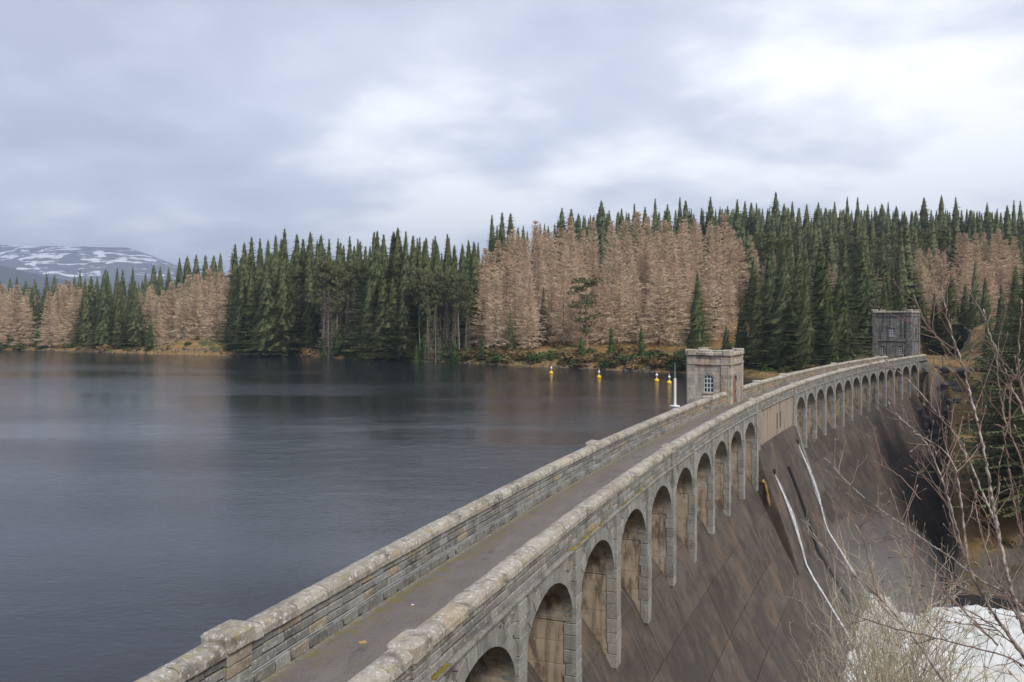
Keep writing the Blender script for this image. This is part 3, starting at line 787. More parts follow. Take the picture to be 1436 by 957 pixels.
def plate(poly, y0, y1, T):
    n = len(poly); v = [T((x, y0, z)) for x, z in poly]+[T((x, y1, z)) for x, z in poly]
    return v, [tuple(range(n)), tuple(range(n, 2*n))[::-1]]+[(k, n+k, n+(k+1) % n, (k+1) % n) for k in range(n)]
def window(parent, x0, x1, z0, z1, rise, T, cols, rows, name='window'):
    b = MB(); b.add(*plate(arched(x0, x1, z0, z1, rise), -.03, .012, T)); w = obj(name, b.mesh(name, 'glass_dark'), parent)
    b = MB(); t = (x1-x0)*.055
    for c in range(cols+1):
        x = x0+(x1-x0)*c/cols; top = z1+rise*math.sqrt(max(0, 1-((x-(x0+x1)/2)/((x1-x0)/2))**2))
        b.box(x-t, x+t, .0, .05, z0, max(top, z1), T)
    for r in range(rows+1):
        z = z0+(z1-z0)*r/rows; b.box(x0, x1, .005, .046, z-t, z+t, T)
    obj('window_frame', b.mesh('window_frame', 'frame_grey'), w)
    b = MB(); b.box(x0-.12, x1+.12, -.02, .18, z0-.18, z0-.03, T); obj('window_sill', b.mesh('window_sill', 'coping_granite' if name == 'window' else 'dark_granite'), w)
def tower(name, label, corner, head, wid, lng, zb, zd, zt, matn, capm, near):
    """corner = near corner on the road side; front wall runs to the left (towards the lake), side wall runs along the heading"""
    t = thing(name, label, 'tower', (corner[0], corner[1], zb))
    fx = Vector((-math.cos(head), math.sin(head), 0)); sy = Vector((math.sin(head), math.cos(head), 0)); O = Vector((corner[0], corner[1], 0))
    F = lambda q: tuple(O+fx*q[0]-sy*q[1]+Vector((0, 0, q[2])))             # front: x to the left, y outwards to the camera
    S = lambda q: tuple(O+sy*q[0]-fx*q[1]+Vector((0, 0, q[2])))             # side: x away, y outwards to the road
    F2 = lambda q: tuple(O+fx*wid+sy*lng-fx*q[0]+sy*q[1]+Vector((0, 0, q[2])))
    S2 = lambda q: tuple(O+fx*wid+sy*lng-sy*q[0]+fx*q[1]+Vector((0, 0, q[2])))
    b = MB(); b.box(0.0, wid, -lng, 0.0, zb, zt-.1, F); obj('wall', b.mesh('wall', 'mortar'), t)
    top = zt; band = zt-(1.15 if near else 1.0)
    b = MB(); hole_f = []; hole_s = []
    if near:
        cw = .72; wx = (1.45, 2.35); hole_f = [(wx[0], wx[1], zd+1.05, zd+2.75)]; dx = (1.3, 2.75); hole_s = [(dx[0], dx[1], zd-.1, zd+2.75)]
    else:
        cw = .9; hole_f = [(3.0, 4.0, zd+4.55, zd+6.2), (1.4, 2.1, zd+.9, zd+2.6), (4.9, 5.6, zd+.9, zd+2.6)]; hole_s = [(3.2, 3.9, zd+4.2, zd+6.2)]
    for T, L, hl in ((F, wid, hole_f), (S, lng, hole_s), (F2, wid, ()), (S2, lng, ())):
        course_wall(b, 0, L, zb, band, .33 if near else .45, T, hl)
        course_wall(b, 0, L, band+.2, top-.32, .33, T)
        for a0, a1 in ((-.06, cw), (L-cw, L+.06)): course_wall(b, a0, a1, zb, band, .33 if near else .45, T, hl, proud=.22, thick=.20, lmin=.5, lmax=.8)
        for a0, a1 in ((-.06, cw), (L-cw, L+.06)): course_wall(b, a0, a1, band+.2, top-.3, .33, T, (), proud=.20, thick=.18, lmin=.5, lmax=.8)
    tag(obj('masonry', b.mesh('masonry', matn), t), kind='stuff')
    b = MB()
    for T, L in ((F, wid), (S, lng), (F2, wid), (S2, lng)): b.box(-.22, L+.02, -.05, .28, band, band+.2, T)
    if not near:
        for T, L in ((F, wid), (S, lng), (F2, wid), (S2, lng)): b.box(-.19, L+.02, -.05, .25, zd+3.55, zd+3.85, T)
    obj('string_course', b.mesh('string_course', capm), t)
    k = 0
    for T, L in ((F, wid), (S, lng), (F2, wid), (S2, lng)):
        x = -.28; n = max(3, round((L+.3)/.9)); st = (L+.28)/n
        for q in range(n):
            c = MB(); hh = .36+((.24 if near else .34) if q in (0, n-1) else 0)
            c.block(st-.02, .70, hh, .07, lambda p: T((x+st/2+p[0], -.01+p[1], zt-.32+hh/2+p[2])), .015); obj('cap_stone', c.mesh('cap_stone', capm if near else 'coping_granite'), t); x += st
    b = MB(); b.box(.3, wid-.3, -lng+.3, -.3, zt-.5, zt-.12, F); obj('roof', b.mesh('roof', 'mortar'), t)
    if near:
        b = MB(); v, f = block_geo(1.3, .5, .5, .12, .03); b.add([F((wid*.58+q[0], -.05+q[1], zt+.16+q[2]-abs(q[0])*.22)) for q in v], f); obj('crest_stone', b.mesh('crest_stone', capm), t)
        window(t, wx[0], wx[1], zd+1.1, zd+2.4, .32, F, 3, 3)
        b = MB(); pts = arched(wx[0], wx[1], zd+1.1, zd+2.4, .32)[2:]
        for p0, p1 in zip(pts, pts[1:]):
            cx_ = (wx[0]+wx[1])/2; e = lambda p: (cx_+(p[0]-cx_)*1.45, zd+2.4+(p[1]-zd-2.4)*1.75)
            q0, q1 = e(p0), e(p1); b.add(*plate([p0, p1, q1, q0], -.02, .135, F))
        obj('window_arch', b.mesh('window_arch', 'ring_stone'), t)
        b = MB(); b.add(*plate(arched(dx[0], dx[1], zd, zd+2.05, .62, 10), -.02, .02, S)); d = obj('door', b.mesh('door', 'red_door'), t)
        for q in range(1, 5):
            x = dx[0]+(dx[1]-dx[0])*q/5; b = MB(); b.box(x-.012, x+.012, .018, .03, zd+.1, zd+2.5, S); obj('door_batten', b.mesh('door_batten', 'red_door'), d)
        b = MB(); b.block(.05, .08, .16, .01, lambda q: S((dx[1]-.15+q[0], .05+q[1], zd+1.05+q[2]))); obj('door_handle', b.mesh('door_handle', 'black_iron'), d)
        b = MB(); pts = arched(dx[0], dx[1], zd, zd+2.05, .62, 10)[2:]; cx_ = sum(dx)/2
        for p0, p1 in zip(pts, pts[1:]):
            e = lambda p: (cx_+(p[0]-cx_)*1.34, zd+2.05+(p[1]-zd-2.05)*1.4); b.add(*plate([p0, p1, e(p1), e(p0)], -.02, .145, S))
        obj('door_arch', b.mesh('door_arch', 'ring_stone'), t)
    else:
        for (a, b_, c, d_), cols in zip(hole_f, (3, 2, 2)): window(t, a, b_, c+.05, d_-.25, .2, F, cols, 4, 'window')
        a, b_, c, d_ = hole_s[0]; m = MB(); m.box(a, b_, -.02, .02, c, d_, S); obj('slit_window', m.mesh('slit_window', 'void'), t)
        for (a, b_, c, d_) in hole_f:
            m = MB(); m.box(a-.2, b_+.2, -.02, .19, d_-.02, d_+.2, F); obj('hood_mould', m.mesh('hood_mould', 'dark_granite'), t)
        m = MB(); m.block(.7, .5, .9, .05, lambda q: F((1.9+q[0], -3+q[1], zt+.3+q[2]))); obj('chimney', m.mesh('chimney', 'dark_granite'), t)
HEADN = ang(10.3)
tower('valve_tower', 'small square granite tower with a red arched door beside the road', (20.52, 80.6), HEADN, 3.92, 5.2, -4.5, ZC-1.28, ZC+3.62, 'tower_granite', 'coping_granite', True)
HEADF = ang(26.6)
tower('gate_tower', 'dark weathered two-storey stone tower at the far end of the dam', (78.4, 167.6), HEADF, 7.1, 6.4, -1.0, ZC-1.28, ZC+8.2, 'dark_granite', 'dark_granite', False)

# ------------------------------------------------------------------ buoys
BU = [(773, 524.5, 'yellow buoy with white topmark farthest from the road, below the larches'), (840, 530.5, 'yellow buoy second from the left, off the wooded shore'),
      (921, 535.5, 'yellow buoy third from the left, close to its neighbour'), (938.5, 538.5, 'yellow buoy closest to the white mast')]
b = MB(); b.lathe([(.02, -.3), (.30, -.22), (.42, 0), (.40, .2), (.28, .38), (.10, .46)], 16); m_b = b.mesh('float', 'yellow_paint', True)
b = MB(); b.tube([(0, 0, .4), (0, 0, 1.75)], .045, 8); m_p = b.mesh('staff', 'white_paint')
b = MB(); b.lathe([(.02, .82), (.17, .90), (.23, 1.05), (.17, 1.2), (.02, 1.28)], 12); m_t = b.mesh('topmark', 'white_paint', True)
b = MB(); b.lathe([(.02, 1.5), (.10, 1.55), (.12, 1.64), (.02, 1.75)], 10); m_r = b.mesh('lamp', 'red_paint')
for px, py, lab in BU:
    d = CAMZ*FPX/(py-YH); t = thing('buoy', lab, 'buoy', (at(px, d), d, 0.12), 0, 'yellow buoys in a line across the lake')
    for nme, me in (('float', m_b), ('staff', m_p), ('topmark', m_t), ('lamp', m_r)): obj(nme, me, t, world=False)
d = 97.5; t = thing('mast_buoy', 'white domed float with a tall white mast beside the tower', 'buoy', (at(950, d), d, 0))
b = MB(); b.lathe([(.3, -.35), (.85, -.2), (1.0, .1), (.92, .45), (.65, .72), (.3, .82)], 20); o = obj('float', b.mesh('float', 'white_paint', True), t, (.22, 0, .25), 0, (1.05, 1, 1), world=False)
b = MB(); b.lathe([(.52, 1.02), (.55, 1.06), (.55, 1.12), (.5, 1.14)], 18); obj('collar', b.mesh('collar', 'white_paint'), t, (-.28, 0, .12), world=False)
b = MB(); b.tube([(-.28, 0, 1.0), (-.28, 0, 4.35)], .15, 12); obj('mast', b.mesh('mast', 'white_paint'), t, world=False)
b = MB(); b.tube([(-.28, 0, 4.3), (-.28, 0, 6.15)], [.04, .02], 8); obj('antenna', b.mesh('antenna', 'cable_grey'), t, world=False)

# ------------------------------------------------------------------ trees
def tri_mesh(name, V, m):
    V = np.asarray(V, np.float32).reshape(-1, 3); n = len(V)//3
    me = bpy.data.meshes.new(name); me.vertices.add(n*3); me.vertices.foreach_set('co', V.ravel())
    me.loops.add(n*3); me.loops.foreach_set('vertex_index', np.arange(n*3, dtype=np.int32))
    me.polygons.add(n); me.polygons.foreach_set('loop_start', np.arange(0, n*3, 3, dtype=np.int32))
    me.update(calc_edges=True); me.materials.append(M[m]); return me
def spruce_geo(seed, H=30., Rm=4.6, levels=36, per=10, segs=5, base=.03, power=.85, droop=.35, wid=1.0, core=.50):
    r = np.random.default_rng(seed); T = []
    asym = r.uniform(0, 6.28); lump = r.uniform(.86, 1.14, size=(levels+20, 12)); lev = r.uniform(.74, 1.14, size=levels)
    def rad_at(t): return Rm*(1-t)**power*(.80+.20*min(1, t/.12))+.24
    # needles close to the stem: a ragged dense inner body
    nl = 16; ring = []
    for l in range(nl+1):
        t = base+.02+(.97-base)*l/nl
        ring.append([np.array([math.cos(k*.698+l*.35), math.sin(k*.698+l*.35), 0])*rad_at(t)*core*lump[l][k]*lump[l][(k*5) % 12]+np.array([0, 0, H*t+(lump[l+1][k]-1)*4]) for k in range(9)])
    for l in range(nl):
        for k in range(9):
            p, q, u, w = ring[l][k], ring[l][(k+1) % 9], ring[l+1][(k+1) % 9], ring[l+1][k]; T += [p, q, u, p, u, w]
    for l in range(levels):
        t = base+(1-base)*(l+r.uniform(-.4, .4))/levels
        t = min(max(t, base), .99); rad = rad_at(t)*lev[l]
        n = max(5, int(per*(1-.4*t))); a0 = r.uniform(0, 6.28)
        for k in range(n):
            a = a0+2*math.pi*k/n+r.uniform(-.3, .3); L = rad*r.uniform(.70, 1.14)*(1+.10*math.cos(a-asym))*lump[l][int(a*1.9) % 12]; z0 = H*t+r.uniform(-.3, .3)
            ca, sa = math.cos(a), math.sin(a); dz = droop*(1-t)*1.1-.75*t; sgz = r.uniform(-.08, .08)
            q = lambda f: np.array([ca*L*f, sa*L*f, z0-L*(dz+sgz)*(f-.55*f*f)])
            for s in range(segs):
                f0 = .25+.75*s/segs; f1 = .25+.75*(s+1)/segs
                p0, p1 = q(f0), q(f1); w = wid*(.30+.10*L)*(1-.60*f0)*r.uniform(.65, 1.35); side = np.array([-sa, ca, 0])
                for sg in (-1, 1):
                    tip = p1*.7+p0*.3+side*sg*w+np.array([ca, sa, 0])*.35*w+np.array([0, 0, -.34*w*r.uniform(.3, 1.5)])
                    T += [p0, p1, tip]
                tip = (p0+p1)/2+np.array([r.uniform(-.15, .15), r.uniform(-.15, .15), -.62*w*r.uniform(.5, 1.3)]); T += [p0, p1, tip]
    for k in range(3):
        a = k*2.1; T += [np.array([0, 0, H*.955]), np.array([math.cos(a)*.13, math.sin(a)*.13, H*.957]), np.array([0, 0, H*1.0])]
    return np.array(T)
def larch_geo(seed, H=26., Rm=4.4, levels=46, per=9, tw=15, wscale=1.0):
    r = np.random.default_rng(seed); T = []; lump = r.uniform(.82, 1.18, size=(levels+2, 9))
    for l in range(levels):
        t = .07+.92*(l+r.uniform(-.4, .4))/levels; t = min(max(t, .06), .985)
        rad = Rm*((1-t)**.92)*(.86+.14*min(1, t/.2))*(1-.08*math.sin(t*23+seed))+.12; n = max(4, int(per*(1-.35*t))); a0 = r.uniform(0, 6.28)
        for k in range(n):
            a = a0+2*math.pi*k/n+r.uniform(-.4, .4); L = rad*r.uniform(.6, 1.1)*lump[l][int(a*1.43) % 9]; z0 = H*t
            d = np.array([math.cos(a), math.sin(a), 0]); side = np.array([-d[1], d[0], 0]); up = .20+.55*t+r.uniform(-.15, .15)-.30*(1-t)
            q = lambda f: d*L*f+np.array([0, 0, z0+L*(up*f-.38*(1-t)*f*f+.22*f**3)])
            w = .07*wscale
            T += [q(0)+side*w, q(0)-side*w, q(.55)]; T += [q(.45)+np.array([0, 0, w]), q(.45)-np.array([0, 0, w]), q(1.)]
            for _ in range(tw):
                f = r.uniform(.25, 1)**.8; p = q(f); ln = (.55+.26*L*(1-.4*f))*r.uniform(.6, 1.25)
                dd = d*r.uniform(.0, .9)+side*r.uniform(-1, 1)+np.array([0, 0, r.uniform(-.85, .55)*(1.05-t)+.45*t]); dd /= np.linalg.norm(dd)+1e-6
                ww = np.cross(dd, r.normal(size=3)); ww = ww/(np.linalg.norm(ww)+1e-6)*.050*wscale
                T += [p+ww, p-ww, p+dd*ln]
    return np.array(T)
def pine_geo(seed, H=20., n=30, lo=.5, Rm=3.2, per=46):
    r = np.random.default_rng(seed); T = []
    for c in range(n):
        t = lo+(1-lo)*r.random()**.9; a = r.uniform(0, 6.28); rr = Rm*math.sin(math.pi*min(1, (1-t)/(1-lo)*.72+.18))*r.uniform(.25, 1)
        ctr = np.array([math.cos(a)*rr, math.sin(a)*rr, H*t]); s = r.uniform(.7, 1.25)
        T += [np.array([0, 0, ctr[2]-.8]), np.array([.12, .08, ctr[2]-.95]), ctr]
        for _ in range(per):
            u = r.normal(size=3); u /= np.linalg.norm(u); p = ctr+u*np.array([1.25, 1.25, .5])*s*r.random()**.4
            d1 = r.normal(size=3); d2 = r.normal(size=3); d1 /= np.linalg.norm(d1); d2 /= np.linalg.norm(d2)
            T += [p, p+d1*.42, p+d2*.36+u*.15]
    return np.array(T)
def trunk_mesh(name, H, r0, m, top=.97, bend=.0, seed=0):
    rr = random.Random(seed); b = MB(); n = 7
    b.tube([(bend*math.sin(k*1.1)*.3, bend*math.cos(k*.8)*.3, -1.5+(H*top+1.5)*k/(n-1)) for k in range(n)], [r0*(1-.92*k/(n-1))+.015 for k in range(n)], 7)
    return b.mesh(name, m)
SPR_M = [(tri_mesh('crown', spruce_geo(100+k, 30, (7.0, 7.8, 6.6, 8.2, 6.2, 7.2)[k], 36, 20, 8, (.03, .05, .02, .04, .08, .03)[k], (1.0, 1.1, .90, 1.05, 1.0, .95)[k], .34, .74), 'spruce_green'), trunk_mesh('trunk', 30, .33, 'bark_brown')) for k in range(6)]
SPH_M = [(tri_mesh('crown', spruce_geo(200+k, 30, 7.8+.6*k, 46, 25, 10, .02, .98, .36, .58, .46), 'spruce_green'), SPR_M[0][1]) for k in range(3)]
FSP_M = [(tri_mesh('crown', spruce_geo(300+k, 30, 6.0+.5*k, 28, 13, 5, .06, (1.05, .9, 1.15, .95, 1.0)[k], .22, .95, .48), 'far_spruce_green'), trunk_mesh('trunk', 30, .28, 'bark_brown')) for k in range(5)]
SAP_M = [(tri_mesh('crown', spruce_geo(400+k, 30, 8.5+.8*k, 22, 12, 5, .01, .75, .15, 1.7), 'sapling_green'), trunk_mesh('trunk', 30, .5, 'bark_brown')) for k in range(3)]
LAR_M = [(tri_mesh('crown', larch_geo(500+k, 26, (5.6, 6.4, 5.2, 6.8, 5.9, 5.4)[k], 44, 9, 15, (1.0, .92, 1.0, .92, 1.05, .96)[k]), 'larch_twig'), trunk_mesh('trunk', 26, .15, 'larch_bark')) for k in range(6)]
GRY_M = [(tri_mesh('crown', larch_geo(550+k, 26, 4.0, 34, 7, 8, .8), 'grey_twig'), trunk_mesh('trunk', 26, .22, 'grey_twig')) for k in range(3)]
PIN_M = [(tri_mesh('crown', pine_geo(600+k, 20, 40, (.5, .58, .25)[k], 3.4, 60), 'pine_green'), trunk_mesh('trunk', 20, .24, 'grey_twig', .93, .5, k)) for k in range(3)]
def tree(kind, meshes, H0, px, d, top, label, group, k=None, wx=1.0, cat='tree', name=None, base=None):
    """px column, depth, image row of the tip -> real height on the ground there"""
    x = at(px, d); g = float(ground(x, d)) if base is None else base
    zt = CAMZ+(YH-top)/FPX*d; h = max(2.0, zt-g); s = h/H0
    cm, tm = meshes[random.randrange(len(meshes)) if k is None else k]
    t = thing(name or kind, label, cat, (x, d, g-.1), random.uniform(0, 6.28), group)
    w = s*wx*random.uniform(.80, 1.25)
    a = obj('trunk', tm, t, world=False); b_ = obj('crown', cm, t, world=False)
    t.scale = (w, w, s)
    return t
U = random.uniform
NSP = [0]
def row(kind, meshes, H0, x0, x1, n, d0, d1, tops, label, group, wx=1.0, jit=9):
    xs = [p for p, _ in tops]; ys = [p for _, p in tops]
    for q in range(n):
        px = x0+(x1-x0)*(q+.5+U(-.35, .35))/n
        tree(kind, meshes, H0, px, U(d0, d1), np.interp(px, xs, ys)+U(-jit, jit), label, group, None, wx)
# --- left shore
row('larch_tree', LAR_M, 26, -25, 46, 9, 300, 318, [(-30, 402), (10, 398), (45, 410)], 'bare tan larch in the clump at the left edge', 'larches at the left edge', 1.2)
row('spruce_tree', SPR_M, 30, 40, 75, 4, 306, 320, [(40, 405), (75, 402)], 'dark spruce between the two left larch clumps', 'spruces between left larch clumps')
row('larch_tree', LAR_M, 26, 68, 122, 8, 292, 310, [(68, 415), (95, 400), (122, 402)], 'bare tan larch in the second clump from the left edge', 'larches of the second left clump', 1.2)
row('spruce_tree', SPR_M, 30, 116, 196, 10, 282, 300, [(116, 400), (150, 388), (196, 395)], 'dense dark spruce on the left shore between larches', 'dark spruces on the left shore')
row('larch_tree', LAR_M, 26, 194, 226, 4, 278, 292, [(194, 415), (210, 402), (226, 412)], 'thin bare larch behind the small green spruce', 'thin larches behind small spruce')
row('larch_tree', LAR_M, 26, 226, 334, 15, 280, 300, [(226, 408), (245, 392), (290, 384), (334, 372)], 'bare pinkish larch above the orange grass knoll', 'larches above the knoll', 1.2)
tree('spruce_sapling', SAP_M, 30, 211, 268, 449, 'small bright green spruce on the left shore', 'young spruces on the shore', 0)
for px, tp in ((12, 466), (52, 462), (88, 468)): tree('spruce_sapling', SAP_M, 30, px, 300, tp, 'low green spruce bush at the far left waterline', 'low spruces at far left waterline', None)
# --- tall spruces mid left
row('spruce_tree', SPR_M, 30, 324, 442, 10, 256, 272, [(318, 352), (345, 334), (400, 326), (440, 335)], 'tall dark spruce in the big group left of centre', 'tall spruces left of centre', 1.05)
row('spruce_tree', SPR_M, 30, 322, 440, 6, 252, 257, [(318, 392), (345, 372), (400, 360), (440, 380)], 'shorter spruce in front of the tall group left of centre', 'front spruces left of centre', 1.2)
row('spruce_tree', SPR_M, 30, 440, 512, 8, 252, 272, [(440, 345), (475, 338), (512, 340)], 'spruce in the gap with bare trunks', 'spruces in the bare-trunk gap')
row('bare_tree', GRY_M, 26, 452, 506, 7, 238, 244, [(450, 398), (480, 402), (506, 398)], 'thin grey bare trunk among the central spruces', 'grey bare trunks among the spruces', .7)
row('pine_tree', PIN_M, 20, 448, 512, 6, 240, 250, [(440, 372), (512, 376)], 'pale pine with a bare trunk among the central spruces', 'pines among the spruces', .8)
row('spruce_tree', SPR_M, 30, 508, 584, 8, 230, 246, [(508, 345), (540, 320), (562, 318), (584, 330)], 'tall dark spruce standing at the water left of the larches', 'tall spruces at the central water', 1.05)
row('spruce_tree', SPR_M, 30, 515, 580, 5, 226, 230, [(508, 400), (545, 385), (580, 410)], 'broad low spruce leaning over the central water', 'broad spruces over the water', 1.4)
row('spruce_tree', SPR_M, 30, 580, 672, 9, 228, 250, [(580, 340), (620, 335), (672, 342)], 'spruce behind the bare pines left of the larches', 'spruces behind bare pines')
row('pine_tree', PIN_M, 20, 584, 660, 8, 216, 226, [(584, 385), (600, 380), (640, 392), (660, 400)], 'olive pine with a bare trunk left of the larches', 'pines left of the larches', .8)
row('bare_tree', GRY_M, 26, 590, 660, 5, 214, 220, [(590, 420), (646, 415), (660, 440)], 'pale grey bare tree standing by the water', 'grey bare trees by the water', .8)
for px, tp, d in ((690, 300, 262), (704, 297, 266), (716, 298, 270), (697, 316, 258)): tree('spruce_tree', SPR_M, 30, px, d, tp, 'tall dark spruce rising behind the left end of the larches', 'spruces rising behind larches', None, .95)
row('spruce_sapling', SAP_M, 30, 446, 512, 6, 237, 241, [(446, 468), (512, 462)], 'low green spruce under the bare trunks left of centre', 'low spruces under bare trunks', .8, 12)
row('spruce_sapling', SAP_M, 30, 582, 664, 7, 213, 222, [(582, 470), (664, 468)], 'low green spruce at the water under the bare pines', 'low spruces under bare pines', .8, 14)
# --- the larch wood
row('larch_tree', LAR_M, 26, 670, 1056, 22, 244, 264, [(674, 345), (700, 322), (740, 322), (800, 312), (900, 306), (960, 302), (1020, 306), (1056, 340)], 'tan larch at the back of the large larch stand', 'back larches of the large stand', 1.1, 13)
row('larch_tree', LAR_M, 26, 664, 1052, 19, 224, 242, [(664, 372), (672, 360), (700, 340), (740, 336), (800, 330), (900, 324), (960, 318), (1020, 322), (1052, 350)], 'tan larch in the middle of the large larch stand', 'middle larches of the large stand', 1.15, 14)
row('larch_tree', LAR_M, 26, 676, 1040, 14, 208, 219, [(684, 392), (740, 378), (800, 375), (900, 372), (960, 366), (1040, 375)], 'tan larch on the front edge of the large larch stand', 'front larches of the large stand', 1.3, 14)
for px, d, tp, lab in ((762, 219, 402, 'dark spruce among the larches left of the olive pine'), (1004, 216, 412, 'dark spruce among the larches right of the narrow spruce'), (716, 214, 432, 'short spruce near the left end of the larches'), (892, 216, 428, 'short spruce in the middle front of the larches')): tree('spruce_tree', SPR_M, 30, px, d, tp, lab, None, None, .75)
tree('pine_tree', PIN_M, 20, 822, 206, 388, 'olive green pine standing in front of the larches', None, 2, 1.25)
tree('spruce_tree', SPR_M, 30, 938, 222, 386, 'dark narrow spruce half hidden among the larches', None, 4, .8)
for px, d, tp, lab in ((815, 194, 470, 'bright green young spruce on the shore below the larches'), (857, 190, 456, 'young dark spruce on the shore between two others'), (899, 186, 456, 'young dark spruce at the waterline behind the right buoys'), (676, 210, 470, 'young spruce at the left foot of the larches')):
    tree('spruce_sapling', SAP_M, 30, px, d, tp, lab, None, None, .75)
# --- right of the larches
tree('spruce_tree', SPH_M, 30, 978, 174, 382, 'spruce behind the small tower, in front of the larches', None, 0, .95)
for q, (px, d, tp, w) in enumerate(((1062, 168, 384, 1.1), (1098, 166, 334, 1.2), (1130, 160, 378, 1.2), (1152, 170, 338, 1.2), (1178, 162, 372, 1.2), (1208, 186, 330, 1.1), (1120, 180, 342, 1.1), (1078, 178, 352, 1.1), (1240, 192, 388, 1.0), (1040, 174, 420, 1.1), (1166, 157, 425, 1.2), (1018, 172, 455, 1.2))):
    tree('spruce_tree', SPH_M, 30, px, d, tp, 'broad dark spruce in the group between the two towers', 'broad spruces between the towers', None, w)
tree('spruce_tree', SPH_M, 30, 1262, 196, 348, 'very dark pointed spruce rising just behind the far tower', None, 1, .8)
tree('spruce_tree', SPH_M, 30, 1245, 200, 372, 'spruce on the left side behind the far tower', None, 2, .9)
row('larch_tree', LAR_M, 26, 1268, 1326, 6, 220, 236, [(1268, 336), (1300, 350), (1326, 352)], 'bare larch on the slope above the far tower', 'larches above the far tower', 1.1)
row('larch_tree', LAR_M, 26, 1318, 1426, 11, 232, 250, [(1318, 345), (1350, 328), (1400, 326), (1426, 335)], 'bare reddish larch in the right-hand stand', 'larches of the right-hand stand', 1.15)
row('larch_tree', LAR_M, 26, 1330, 1440, 8, 214, 226, [(1330, 375), (1440, 362)], 'reddish larch low in the right-hand stand', 'low larches of right-hand stand', 1.2)
row('spruce_tree', SPR_M, 30, 1292, 1384, 7, 186, 200, [(1292, 410), (1330, 395), (1384, 385)], 'dark spruce on the slope right of the far tower', 'spruces right of the far tower', 1.2)
for px, d, tp, w in ((1442, 118, 345, 1.0), (1424, 138, 372, .95), (1462, 110, 300, 1.1), (1436, 126, 455, 1.05), (1456, 112, 450, 1.1), (1386, 156, 432, .8), (1404, 148, 400, .85)):
    tree('spruce_tree', SPH_M, 30, px, d, tp, 'big spruce on the bank at the right edge', 'big spruces at the right edge', None, w)
row('spruce_tree', SPR_M, 30, 1045, 1290, 10, 204, 236, [(1045, 352), (1100, 345), (1200, 340), (1290, 372)], 'spruce halfway up the slope behind the far tower', 'mid-slope spruces on the right', 1.15, 12)
row('spruce_tree', SPR_M, 30, 1288, 1440, 7, 238, 262, [(1288, 345), (1440, 340)], 'spruce standing behind the right-hand larch stand', 'spruces behind right-hand larches', 1.1, 12)
row('larch_tree', LAR_M, 26, 1056, 1092, 3, 236, 246, [(1056, 345), (1092, 352)], 'reddish larch showing between the green spruces beside the large stand', 'stray larches by the large stand', 1.0, 8)
row('larch_tree', LAR_M, 26, 1158, 1182, 2, 228, 236, [(1158, 362), (1182, 366)], 'thin larch showing through the spruces above the road', 'stray larches above the road', .9, 6)
# --- skyline rows
SKY = [(-40, 392), (0, 390), (60, 388), (150, 382), (230, 374), (265, 362), (320, 358), (340, 345), (440, 332), (560, 330), (660, 326), (700, 306), (760, 300), (800, 292), (870, 285), (1000, 281), (1100, 279), (1250, 284), (1340, 282), (1436, 288), (1480, 290)]
row('spruce_tree', FSP_M, 30, -40, 330, 30, 330, 380, [(a, b+14) for a, b in SKY], 'green spruce of the plantation behind the left shore', 'plantation spruces on the left', 1.3, 9)
row('spruce_tree', FSP_M, 30, -40, 330, 30, 400, 460, SKY, 'spruce on the left skyline below the snowy mountain', 'left skyline spruces', 1.3, 6)
row('spruce_tree', FSP_M, 30, 330, 760, 28, 300, 350, [(a, b+8) for a, b in SKY], 'spruce on the skyline behind the central shore', 'central skyline spruces', 1.3, 12)
row('spruce_tree', FSP_M, 30, 760, 1450, 60, 318, 372, [(a, b+4) for a, b in SKY], 'spruce on the skyline of the right-hand hill', 'right skyline spruces', 1.3, 15)
row('spruce_tree', FSP_M, 30, 1040, 1450, 26, 272, 312, [(a, b+34) for a, b in SKY], 'spruce below the skyline of the right-hand hill', 'upper slope spruces on the right', 1.15, 10)
row('pine_tree', PIN_M, 20, 1050, 1436, 16, 250, 268, [(1050, 335), (1436, 325)], 'pale green pine high on the right-hand hill', 'pines high on the hill', .9, 10)
# the mass of the forest behind, which nobody could count
def far_wood():
    r = np.random.default_rng(9); out = []; geo = [spruce_geo(700+k, 30, 5.6, 16, 8, 2, .12, 1.0, .25, 1.9) for k in range(3)]
    for _ in range(760):
        px = r.uniform(-380, 1750); u = np.clip(px, -900, 1500); d = np.interp(u, SHX, SHD)+r.uniform(62, 330)
        x = at(px, d); z = float(ground(x, d)); top = np.interp(px, [a for a, _ in SKY], [b for _, b in SKY])+12
        h = min(r.uniform(17, 25), CAMZ+(YH-top)/FPX*d-z)
        if h < 8: continue
        s = h/30; a = r.uniform(0, 6.28); g = geo[r.integers(3)]; c, q = math.cos(a), math.sin(a); w = s*1.25
        out.append(np.stack([x+(g[:, 0]*c-g[:, 1]*q)*w, d+(g[:, 0]*q+g[:, 1]*c)*w, z+g[:, 2]*s], 1))
    tag(obj('distant_wood', tri_mesh('distant_wood', np.concatenate(out), 'far_spruce_green')), 'mass of spruce forest covering the hills behind the shore', 'forest', kind='stuff')
far_wood()
